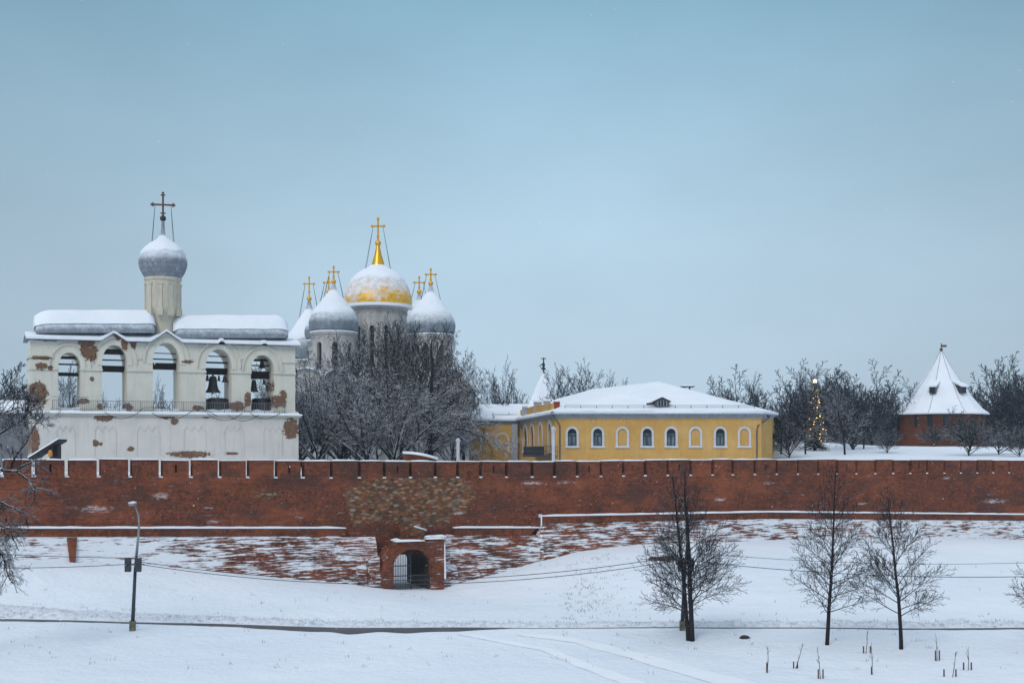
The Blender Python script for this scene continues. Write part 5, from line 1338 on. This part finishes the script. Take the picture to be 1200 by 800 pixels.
put(BT3, 14.5, 'snow laden low tree just left of the curved brick parapet', 443, 480, 131, 1.2, 3.6, CG)
put(BT1, 17.5, 'rear bare tree at the right edge of the cathedral', 530, 402, 150, .75, 5.0, CG)
put(BT3, 14.5, 'rear snowy tree peeking between belfry and front grey dome', 380, 432, 158, 1.0, 5.4, CG)
LOW = dict(nseg=(2, 9, 6, 4, 3), nch=(13, 10, 7, 5), ang=(.72, .6, .7, .7), rat=(3.4, .45, .5, .5), trop=(0, (.03, -.02), .0, -.01, -.02), jit=(.05, .08, .1, .12, .14), start=(.1, .12, .12, .1), rmin=.02, rr=(.7, .45, .5, .6), woodlev=1)
SG = 'snow laden low trees at the cathedral foot'
LT = make_tree('snowy_tree', 'low spreading tree thick with snow, leftmost beside the belfry wall', 141, 2.6, .22, LOW, gi(372, 128), BK_H, TW_H, SG)
for px, Y, s_, r_t, lab in ((400, 133, 1.0, 1.0, 'low spreading snow laden tree below the left grey dome'), (430, 127, 1.0, 2.0, 'low snow laden tree below the golden dome'), (462, 130, 1.05, 3.1, 'low snow laden tree just left of the curved parapet'),
        (492, 134, .95, 4.2, 'low snow laden tree above the curved parapet'), (352, 134, 1.25, 5.0, 'low snow laden tree half behind the right end of the belfry'), (418, 150, 1.35, .5, 'higher snow laden tree behind the low ones, left of centre'), (530, 138, .8, .3, 'low snow laden tree before the left end of the yellow wing')):
    copy_tree(LT, lab, gi(px, Y), (s_, s_, s_), r_t, SG)
put(BT2, 16.2, 'bare tree with brown seed clusters reaching furthest right beside the cathedral', 543, 398, 146, .9, 2.2, CG)
put(BT1, 17.5, 'fine twigged bare tree rising behind the others below the golden dome', 470, 368, 155, .95, 5.6, CG)
put(BT2, 16.2, 'tall bare tree in front of the left grey dome drum', 420, 384, 152, .8, .8, CG)
# low boughs reaching right in front of the yellow wing
Yq = 133
brs = [dict(pts=[P(505, 520, Yq), P(520, 505, Yq), P(540, 502, Yq), P(565, 511, Yq), P(592, 527, Yq)], r=.12, n=36, L=2.2),
       dict(pts=[P(505, 500, Yq), P(515, 488, Yq), P(530, 484, Yq), P(548, 490, Yq), P(570, 505, Yq)], r=.12, n=30, L=2.0),
       dict(pts=[P(506, 530, Yq), P(525, 515, Yq), P(545, 520, Yq), P(560, 535, Yq)], r=.10, n=28, L=1.8),
       dict(pts=[P(505, 470, Yq), P(525, 455, Yq), P(550, 450, Yq), P(562, 470, Yq)], r=.12, n=40, L=2.3)]
branchy('drooping_tree', 'tree with long snow covered boughs drooping to the right before the yellow wing', brs, tuple(P(505, 560, Yq)), BK_S, TW_H, ((5, 4, 3), -.02, 2), 19, [P(505, 560, Yq), P(504, 510, Yq), P(505, 460, Yq), P(507, 430, Yq), P(505, 408, Yq), P(507, 392, Yq)])
# background trees
cF = dict(crown, nch=(15, 13, 9, 6), rmin=.019, ang=((lambda f: .95-.65*f), .42, .5, .55), trop=(0, (.02, .08), .04, .03, 0), start=(.22, .12, .1, .1))
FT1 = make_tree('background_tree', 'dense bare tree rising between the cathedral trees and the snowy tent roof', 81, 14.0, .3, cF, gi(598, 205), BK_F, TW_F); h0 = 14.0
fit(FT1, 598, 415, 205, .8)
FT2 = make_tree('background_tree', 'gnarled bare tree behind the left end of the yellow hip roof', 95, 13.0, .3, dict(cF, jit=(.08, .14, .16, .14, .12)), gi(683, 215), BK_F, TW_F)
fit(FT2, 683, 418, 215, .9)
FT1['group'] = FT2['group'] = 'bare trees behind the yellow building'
BG2 = 'bare trees between the yellow building and the round tower'; BG3 = 'dark trees behind the round tower'
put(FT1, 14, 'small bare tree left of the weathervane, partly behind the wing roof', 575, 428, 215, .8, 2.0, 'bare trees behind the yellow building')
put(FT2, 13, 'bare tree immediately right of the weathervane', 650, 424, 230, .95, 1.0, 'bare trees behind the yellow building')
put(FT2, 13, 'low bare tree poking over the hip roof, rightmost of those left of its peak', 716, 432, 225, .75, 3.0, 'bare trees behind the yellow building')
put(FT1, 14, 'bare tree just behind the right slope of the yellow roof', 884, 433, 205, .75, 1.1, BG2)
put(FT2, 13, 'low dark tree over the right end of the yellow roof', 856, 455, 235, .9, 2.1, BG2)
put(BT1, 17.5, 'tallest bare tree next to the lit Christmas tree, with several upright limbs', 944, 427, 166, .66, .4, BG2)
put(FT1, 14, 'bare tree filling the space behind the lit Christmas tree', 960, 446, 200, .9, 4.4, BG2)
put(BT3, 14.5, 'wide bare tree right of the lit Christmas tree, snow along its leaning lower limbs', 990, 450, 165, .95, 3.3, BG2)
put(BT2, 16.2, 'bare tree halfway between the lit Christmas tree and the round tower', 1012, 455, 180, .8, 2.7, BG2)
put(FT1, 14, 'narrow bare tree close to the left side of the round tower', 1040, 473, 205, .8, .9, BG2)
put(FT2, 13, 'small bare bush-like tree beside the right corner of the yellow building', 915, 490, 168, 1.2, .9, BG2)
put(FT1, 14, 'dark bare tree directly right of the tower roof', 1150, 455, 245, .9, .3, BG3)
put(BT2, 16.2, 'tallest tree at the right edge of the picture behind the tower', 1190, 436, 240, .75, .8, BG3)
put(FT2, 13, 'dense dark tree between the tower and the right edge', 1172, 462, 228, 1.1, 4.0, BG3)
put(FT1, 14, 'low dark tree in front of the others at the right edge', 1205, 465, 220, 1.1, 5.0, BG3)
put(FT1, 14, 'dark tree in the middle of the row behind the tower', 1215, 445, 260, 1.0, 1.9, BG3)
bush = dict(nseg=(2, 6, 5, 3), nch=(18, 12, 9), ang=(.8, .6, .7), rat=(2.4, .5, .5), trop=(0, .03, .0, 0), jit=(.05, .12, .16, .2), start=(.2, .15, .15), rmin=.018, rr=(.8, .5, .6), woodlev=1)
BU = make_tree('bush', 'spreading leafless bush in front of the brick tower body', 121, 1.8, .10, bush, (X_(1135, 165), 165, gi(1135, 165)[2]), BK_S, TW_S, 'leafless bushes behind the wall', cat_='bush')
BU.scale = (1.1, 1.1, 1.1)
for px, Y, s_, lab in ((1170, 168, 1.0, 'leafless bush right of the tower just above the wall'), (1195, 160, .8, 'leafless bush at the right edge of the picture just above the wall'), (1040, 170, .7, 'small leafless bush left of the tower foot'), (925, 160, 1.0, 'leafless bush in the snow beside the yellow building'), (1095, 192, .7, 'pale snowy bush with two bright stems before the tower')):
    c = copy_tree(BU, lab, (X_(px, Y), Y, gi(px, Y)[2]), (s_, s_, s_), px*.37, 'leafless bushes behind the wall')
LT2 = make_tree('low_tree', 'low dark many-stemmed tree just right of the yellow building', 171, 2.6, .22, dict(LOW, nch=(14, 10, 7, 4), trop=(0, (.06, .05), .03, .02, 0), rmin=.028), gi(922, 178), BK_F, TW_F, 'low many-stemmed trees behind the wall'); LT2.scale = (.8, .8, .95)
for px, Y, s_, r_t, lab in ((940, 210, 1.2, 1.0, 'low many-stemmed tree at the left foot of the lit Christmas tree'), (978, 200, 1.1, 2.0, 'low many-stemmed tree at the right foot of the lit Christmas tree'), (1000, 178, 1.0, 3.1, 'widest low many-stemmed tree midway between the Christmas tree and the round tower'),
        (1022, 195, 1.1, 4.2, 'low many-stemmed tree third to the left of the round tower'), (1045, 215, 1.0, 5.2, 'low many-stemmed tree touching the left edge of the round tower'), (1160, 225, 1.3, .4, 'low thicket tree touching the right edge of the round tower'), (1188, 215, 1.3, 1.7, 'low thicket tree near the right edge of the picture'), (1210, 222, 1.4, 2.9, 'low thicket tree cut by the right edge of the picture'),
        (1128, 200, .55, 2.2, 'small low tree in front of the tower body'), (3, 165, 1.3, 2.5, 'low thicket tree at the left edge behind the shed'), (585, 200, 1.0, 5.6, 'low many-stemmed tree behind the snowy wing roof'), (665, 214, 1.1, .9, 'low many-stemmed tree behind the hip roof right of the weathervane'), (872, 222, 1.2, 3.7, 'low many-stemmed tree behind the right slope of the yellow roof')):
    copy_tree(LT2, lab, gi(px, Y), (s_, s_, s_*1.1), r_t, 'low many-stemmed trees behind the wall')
BGL = 'bare trees seen behind the belfry'
put(FT1, 14, 'dark tree at the left edge left of the belfry', 8, 434, 190, 1.0, 1.4, BGL)
put(FT2, 13, 'low dark tree touching the left side of the belfry', 30, 452, 175, .9, 3.4, BGL)
put(FT1, 14, 'tree seen through the leftmost belfry arch', 80, 418, 165, .8, 2.2, BGL)
put(FT2, 13, 'low tree seen through the second belfry arch', 122, 458, 185, .7, 2.9, BGL)
put(FT1, 14, 'tree seen through the middle belfry arch', 188, 436, 175, .62, .2, BGL)
put(FT2, 13, 'low tree seen through the fourth belfry arch', 250, 455, 180, .7, 5.1, BGL)
put(FT1, 14, 'tree seen through the rightmost belfry arch', 305, 440, 170, .7, 3.9, BGL)
# far wood that closes the horizon
mb = MB(); rd_ = random.Random(3)
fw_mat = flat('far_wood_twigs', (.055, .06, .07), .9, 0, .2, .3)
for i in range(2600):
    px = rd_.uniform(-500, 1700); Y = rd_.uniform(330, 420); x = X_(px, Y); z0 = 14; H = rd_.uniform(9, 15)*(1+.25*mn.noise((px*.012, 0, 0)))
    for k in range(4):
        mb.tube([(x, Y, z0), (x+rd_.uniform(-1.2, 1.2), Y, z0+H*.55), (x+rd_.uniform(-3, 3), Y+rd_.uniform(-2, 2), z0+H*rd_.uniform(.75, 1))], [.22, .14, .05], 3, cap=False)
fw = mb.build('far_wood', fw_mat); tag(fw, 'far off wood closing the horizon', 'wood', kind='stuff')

# ------------------------------------------------------------------ CHRISTMAS TREE
YX = 176; cx0 = X_(955, YX); zb_ = ground_h(cx0, YX); zt_ = Z_(449, YX)
xt = empty('christmas_tree', 'tall lit Christmas tree with yellow garlands and a glowing star on top', 'Christmas tree', (cx0, YX, zb_))
mb = MB(); Hx = zt_-zb_; mb.tube([(0, 0, 0), (0, 0, Hx)], [.25, .05], 8); mb.build('trunk', BK_D, xt)
mb = MB(); rd_ = random.Random(8)
for i in range(520):
    f = rd_.uniform(.05, 1); z = Hx*f; R_ = 1.9*(1-f)**.85+.15; a = rd_.uniform(0, 6.28); L = R_*rd_.uniform(.75, 1.05)
    p0 = Vector((0, 0, z)); p1 = Vector((cos(a)*L, sin(a)*L, z-L*.25)); mb.tube([p0, p0.lerp(p1, .5)+Vector((0, 0, .04)), p1], [.05, .09, .02], 4, cap=False)
    for k in range(5):
        t = rd_.uniform(.3, 1); q = p0.lerp(p1, t); s_ = Vector((rd_.gauss(0, .16), rd_.gauss(0, .16), rd_.gauss(-.03, .06))); mb.tube([q, q+s_], [.05, .02], 3, cap=False)
gsp = bark('spruce_needles', (.022, .035, .030), .5, 1.0, .5); mb.build('foliage', gsp, xt, smooth=True)
g = G('warm_bulb'); g.set('Base Color', (1, .6, .2)); g.set('Emission Color', (1.0, .55, .12)); g.set('Emission Strength', 1.7); bulb_m = g.m
bm_ = MB(); prof_ = [(.09*sin(pi*i/5)+.001, -.09*cos(pi*i/5)) for i in range(6)]; bm_.lathe(prof_, 7, cap=False)
first = None
for i in range(90):
    f = (i+.5)/90; f = 1-(1-f)**.6 if False else f; z = Hx*(.12+.85*f)+rd_.uniform(-.35, .3); R_ = (1.9*max(0, 1-z/Hx)**.85+.15)*rd_.uniform(.55, 1.05); a = i*2.399+rd_.uniform(-.9, .9)
    loc = (cos(a)*R_, sin(a)*R_, z)
    if first is None: first = bm_.build('light_bulb', bulb_m, xt, loc=loc); b_ = first
    else: b_ = first.copy(); COL.objects.link(b_); b_.location = loc
    s_ = rd_.uniform(.35, 1.1); b_.scale = (s_, s_, s_)
g = G('star_glow'); g.set('Base Color', (1, .9, .6)); g.set('Emission Color', (1.0, .86, .5)); g.set('Emission Strength', 9)
mb = MB(); st = []
for i in range(12):
    r = .34 if i % 2 == 0 else .13; st.append((r*cos(pi/6*i+pi/2), r*sin(pi/6*i+pi/2)))
mb.prism(st, -.08, .08); mb.build('star', g.m, xt, loc=(0, 0, Hx+.3))

# ------------------------------------------------------------------ STREET LAMPS AND WIRES
M['pole'] = flat('dark_steel_pole', (.035, .05, .06), .5, .3); M['pole_light'] = flat('galvanised_arm', (.25, .28, .3), .5, .4); M['concrete'] = flat('mossy_concrete', (.16, .15, .10), .9, 0, .3, 4)
LG_ = 'street lamps along the road'
lamp = empty('street_lamp', 'leaning street lamp with curved arm and four floodlights, alone on the open snow', 'street lamp', gz(155.3, 80.3), LG_)
base = Vector(lamp.location); YL = 80.3
def lp(px, py, dy=0): p = P(px, py, YL)-base; return (p.x, dy, p.z)
mb = MB(); mb.box(-.16, .16, -.16, .16, -.3, .62); mb.build('plinth', M['concrete'], lamp)
mb = MB(); mb.tube([lp(155.2, 735), lp(158.6, 665)], [.125, .10], 10); mb.build('pole', M['pole'], lamp, smooth=True)
mb = MB(); mb.tube([lp(158.6, 665.2), lp(162.3, 625), lp(163, 614), lp(162.4, 604), lp(160, 597), lp(157.5, 591)], [.10, .075, .065, .06, .05, .05], 8); mb.build('arm', M['pole_light'], lamp, smooth=True)
mb = MB(); q = Vector(lp(156.3, 589.5)); mb.box(q.x-.16, q.x+.16, -.5, .1, q.z-.13, q.z+.02); hd = mb.build('lamp_head', M['pole_light'], lamp)
mb = MB(); mb.snowbox(q.x-.17, q.x+.17, -.52, .12, q.z+.02, .13, step=.15, b=.05); mb.build('snow_cap', M['snow'], hd)
mb = MB(); q = lp(159, 661); mb.box(q[0]-.62, q[0]+.55, -.05, .05, q[2]-.04, q[2]+.04); mb.box(q[0]-.5, q[0]+.5, -.32, -.2, q[2]-.03, q[2]+.03); mb.box(q[0]-.05, q[0]+.05, -.3, 0, q[2]-.025, q[2]+.025); mb.build('crossbar', M['pole_light'], lamp)
for dx in (-.36, .28):
    for dz_ in (.22, -.22):
        mb = MB(); mb.hexa([(-.16, -.2, -.15), (.16, -.2, -.15), (.19, -.5, -.2), (-.19, -.5, -.2), (-.16, -.2, .15), (.16, -.2, .15), (.19, -.5, .19), (-.19, -.5, .19)]); mb.tube([(0, -.22, 0), (0, -.05, 0)], .05, 6); mb.box(-.2, .2, -.52, -.48, .19, .215); fl = mb.build('floodlight', M['iron'], lamp, loc=(q[0]+dx, 0, q[2]+dz_))
lamp2 = copy_tree(lamp, 'street lamp on a plinth half hidden behind the twin-stemmed tree', gz(799.5, 80.3), (1, 1, 1), 0, LG_)
# wires
WMAT = M['wire']
p1 = P(160.5, 660, YL); p2_ = Vector(lamp2.location)+(p1-base)
def wire(name, label, a, b, sag, r=.022):
    mb = MB(); pts = []
    for i in range(31):
        t = i/30; p = Vector(a).lerp(Vector(b), t); p.z -= sag*4*t*(1-t); pts.append(p)
    mb.tube(pts, r, 5); o = mb.build(name, WMAT); tag(o, label, 'cable', 'cables strung between the street lamps'); return o
a0 = P(-60, 664, 82); a00 = P(-60, 645, 82)
wire('overhead_cable', 'lower cable running from the left edge to the leaning street lamp', a0, p1, .15)
wire('overhead_cable', 'upper faint cable rising from the left edge to the leaning street lamp', a00, p1+Vector((0, 0, .35)), .1)
wire('overhead_cable', 'lower cable sagging across the gate between the two street lamps', p1+Vector((0, -.1, 0)), p2_+Vector((0, -.1, .3)), 1.45)
wire('overhead_cable', 'upper cable sagging across the gate between the two street lamps', p1+Vector((0, .1, .12)), p2_+Vector((0, .1, .55)), 1.40)
b1 = P(1290, 672, 80); wire('overhead_cable', 'lower cable from the twin-stemmed tree to the right edge', p2_+Vector((0, -.1, .2)), b1, .55)
wire('overhead_cable', 'upper thin cable from the twin-stemmed tree to the right edge', p2_+Vector((0, .1, .7)), P(1290, 655, 80), .5, .014)

# ------------------------------------------------------------------ SMALL THINGS
eh = P(777, 656, 108); ez = ground_h(eh.x, 108)
mb = MB(); mb.lathe([(1.1, 0), (1.05, .22), (.75, .36), (.1, .42)], 18, rf=lambda a, i: 1+.2*sin(3*a)+.1*cos(5*a)); o = mb.build('earth_mound', flat('bare_brown_earth', (.075, .045, .03), .95, 0, .3, 4, .5), None, loc=(eh.x, 108, ez-.08)); o.scale = (1.0, .6, 1); tag(o, 'small bare brown mound of earth on the snowy bank left of the twin-stemmed tree', 'mound')
mb = MB(); mb.lathe([(.8, 0), (.85, .08), (.6, .18), (.05, .22)], 18, rf=lambda a, i: 1+.15*sin(3*a)); o2 = mb.build('snow_cap', M['snow'], o, loc=(-.25, .35, .32), smooth=True)
q = gz(872.5, 77.5); mb = MB(); mb.lathe([(.25, -.05), (.28, .06), (.14, .17), (.02, .2)], 9, rf=lambda a, i: 1+.3*sin(2*a+i)); o = mb.build('dark_stone', flat('dark_stone', (.03, .03, .035), .9), None, loc=q); tag(o, 'small dark stone lying on the snow right of the twin-stemmed tree', 'stone')
M['stake'] = flat('red_brown_stake', (.10, .045, .04), .9)
def sapling(px, py, hs, twig_h, lean, lab, stakes, seed):
    Y = 12.7*F/(py-HOR)
    for _ in range(8): Y = (ZC-ground_h(X_(px, Y), Y))*F/(py-HOR)
    x, y, z = gz(px, Y); k = F/Y; rd_ = random.Random(seed); t = empty('sapling', lab, 'sapling', (x, y, z), 'staked saplings in the foreground snow')
    mb = MB(); top = Vector((lean/k, 0, twig_h/k)); mb.tube([(0, 0, -.1), top*.5+Vector((.03, 0, 0)), top], [.022, .016, .008], 4)
    for _ in range(5):
        f = rd_.uniform(.4, .95); q = top*f; mb.tube([q, q+Vector((rd_.uniform(-.12, .12)+lean/k*.15, rd_.uniform(-.1, .1), rd_.uniform(.15, .35)))], [.01, .006], 3, cap=False)
    mb.build('stem', BK_T, t)
    for dx in stakes:
        mb = MB(); mb.box(-.03, .03, -.03, .03, -.1, hs/k); mb.build('stake', M['stake'], t, loc=(dx/k, .1, 0))
for a in ((899, 788, 12, 31, 1, 'single staked sapling, leftmost in the foreground snow', (0,)), (932, 783, 8, 30, 9, 'leaning sapling with two low stakes, second from the left in the foreground', (-1.5, 3)), (961.5, 795, 11, 36, -4, 'sapling with two stakes nearest the bottom edge, left of the broad tree foot', (-2, 3.5)),
          (1014.5, 765, 8, 24, 2, 'small sapling with two stakes left of the open-crowned tree trunk', (-2, 6)), (1022, 790, 9, 34, -1, 'sapling tied to one stake, in the snow below the open-crowned tree', (0,)), (1098, 774, 12, 28, -1, 'tall thin sapling with stakes just right of the open-crowned tree', (-1, 3.5)),
          (1116, 793, 9, 30, 4, 'sapling between two widely spaced stakes near the bottom right', (-9, 5)), (1134.5, 785, 9, 25, 0, 'rightmost sapling with a stake on each side', (-4.5, 4.5))):
    sapling(*a, seed=int(a[0]))

mb = MB(); rd_ = random.Random(31)
for i in range(900):
    if i < 420: px = rd_.uniform(-30, 1230); Y = roadY(X_(px, 83))+rd_.uniform(.6, 3.2)
    elif i < 640: px = rd_.gauss(690, 22); Y = rd_.uniform(86, 112)
    else: px = rd_.uniform(-20, 1220); Y = rd_.uniform(68, 112)
    x, y, z = gz(px, Y); l_, o_ = WF.local(x, y)
    if o_ > -2.6: continue
    for k in range(rd_.randint(1, 4)):
        dx, dy = rd_.gauss(0, .12), rd_.gauss(0, .12); h = rd_.uniform(.05, .22)
        mb.tube([(x+dx, y+dy, z-.03), (x+dx+rd_.gauss(0, .06), y+dy+rd_.gauss(0, .05), z+h)], [.012, .005], 3, cap=False)
o = mb.build('dry_grass', flat('dry_grass', (.10, .085, .06), .9)); tag(o, None, None, kind='stuff')
# ------------------------------------------------------------------ FALLING SNOW
mb = MB(); rd_ = random.Random(77)
for i in range(2600):
    Y = 14+rd_.random()**.6*95; X = X_(rd_.uniform(-40, 1240), Y); z = Z_(rd_.uniform(-20, 790), Y); r = rd_.uniform(.005, .011)+.00008*Y
    if z < ground_h(X, Y)+.3: continue
    mb.add([(X+r, Y, z), (X-r, Y, z), (X, Y+r, z), (X, Y-r, z), (X, Y, z+r), (X, Y, z-r)], [(0, 2, 4), (2, 1, 4), (1, 3, 4), (3, 0, 4), (2, 0, 5), (1, 2, 5), (3, 1, 5), (0, 3, 5)])
o = mb.build('falling_snow', M['snow']); tag(o, None, None, kind='stuff')
# ------------------------------------------------------------------ HAZE
mb = MB(); mb.box(-1300, 1900, -900, 2400, -2.0, 50.5)
# keep the box clear of everything: bottom a metre under the lowest ground, top above the highest cross
g = G('winter_air'); g.t.nodes.remove(g.b); pv = g.t.nodes.new('ShaderNodeVolumePrincipled'); pv.inputs['Color'].default_value = (.80, .88, .96, 1); pv.inputs['Density'].default_value = .00013; pv.inputs['Anisotropy'].default_value = .1
g.t.links.new(pv.outputs[0], g.out.inputs['Volume'])
hz = mb.build('haze', g.m); tag(hz, None, None, kind='stuff')
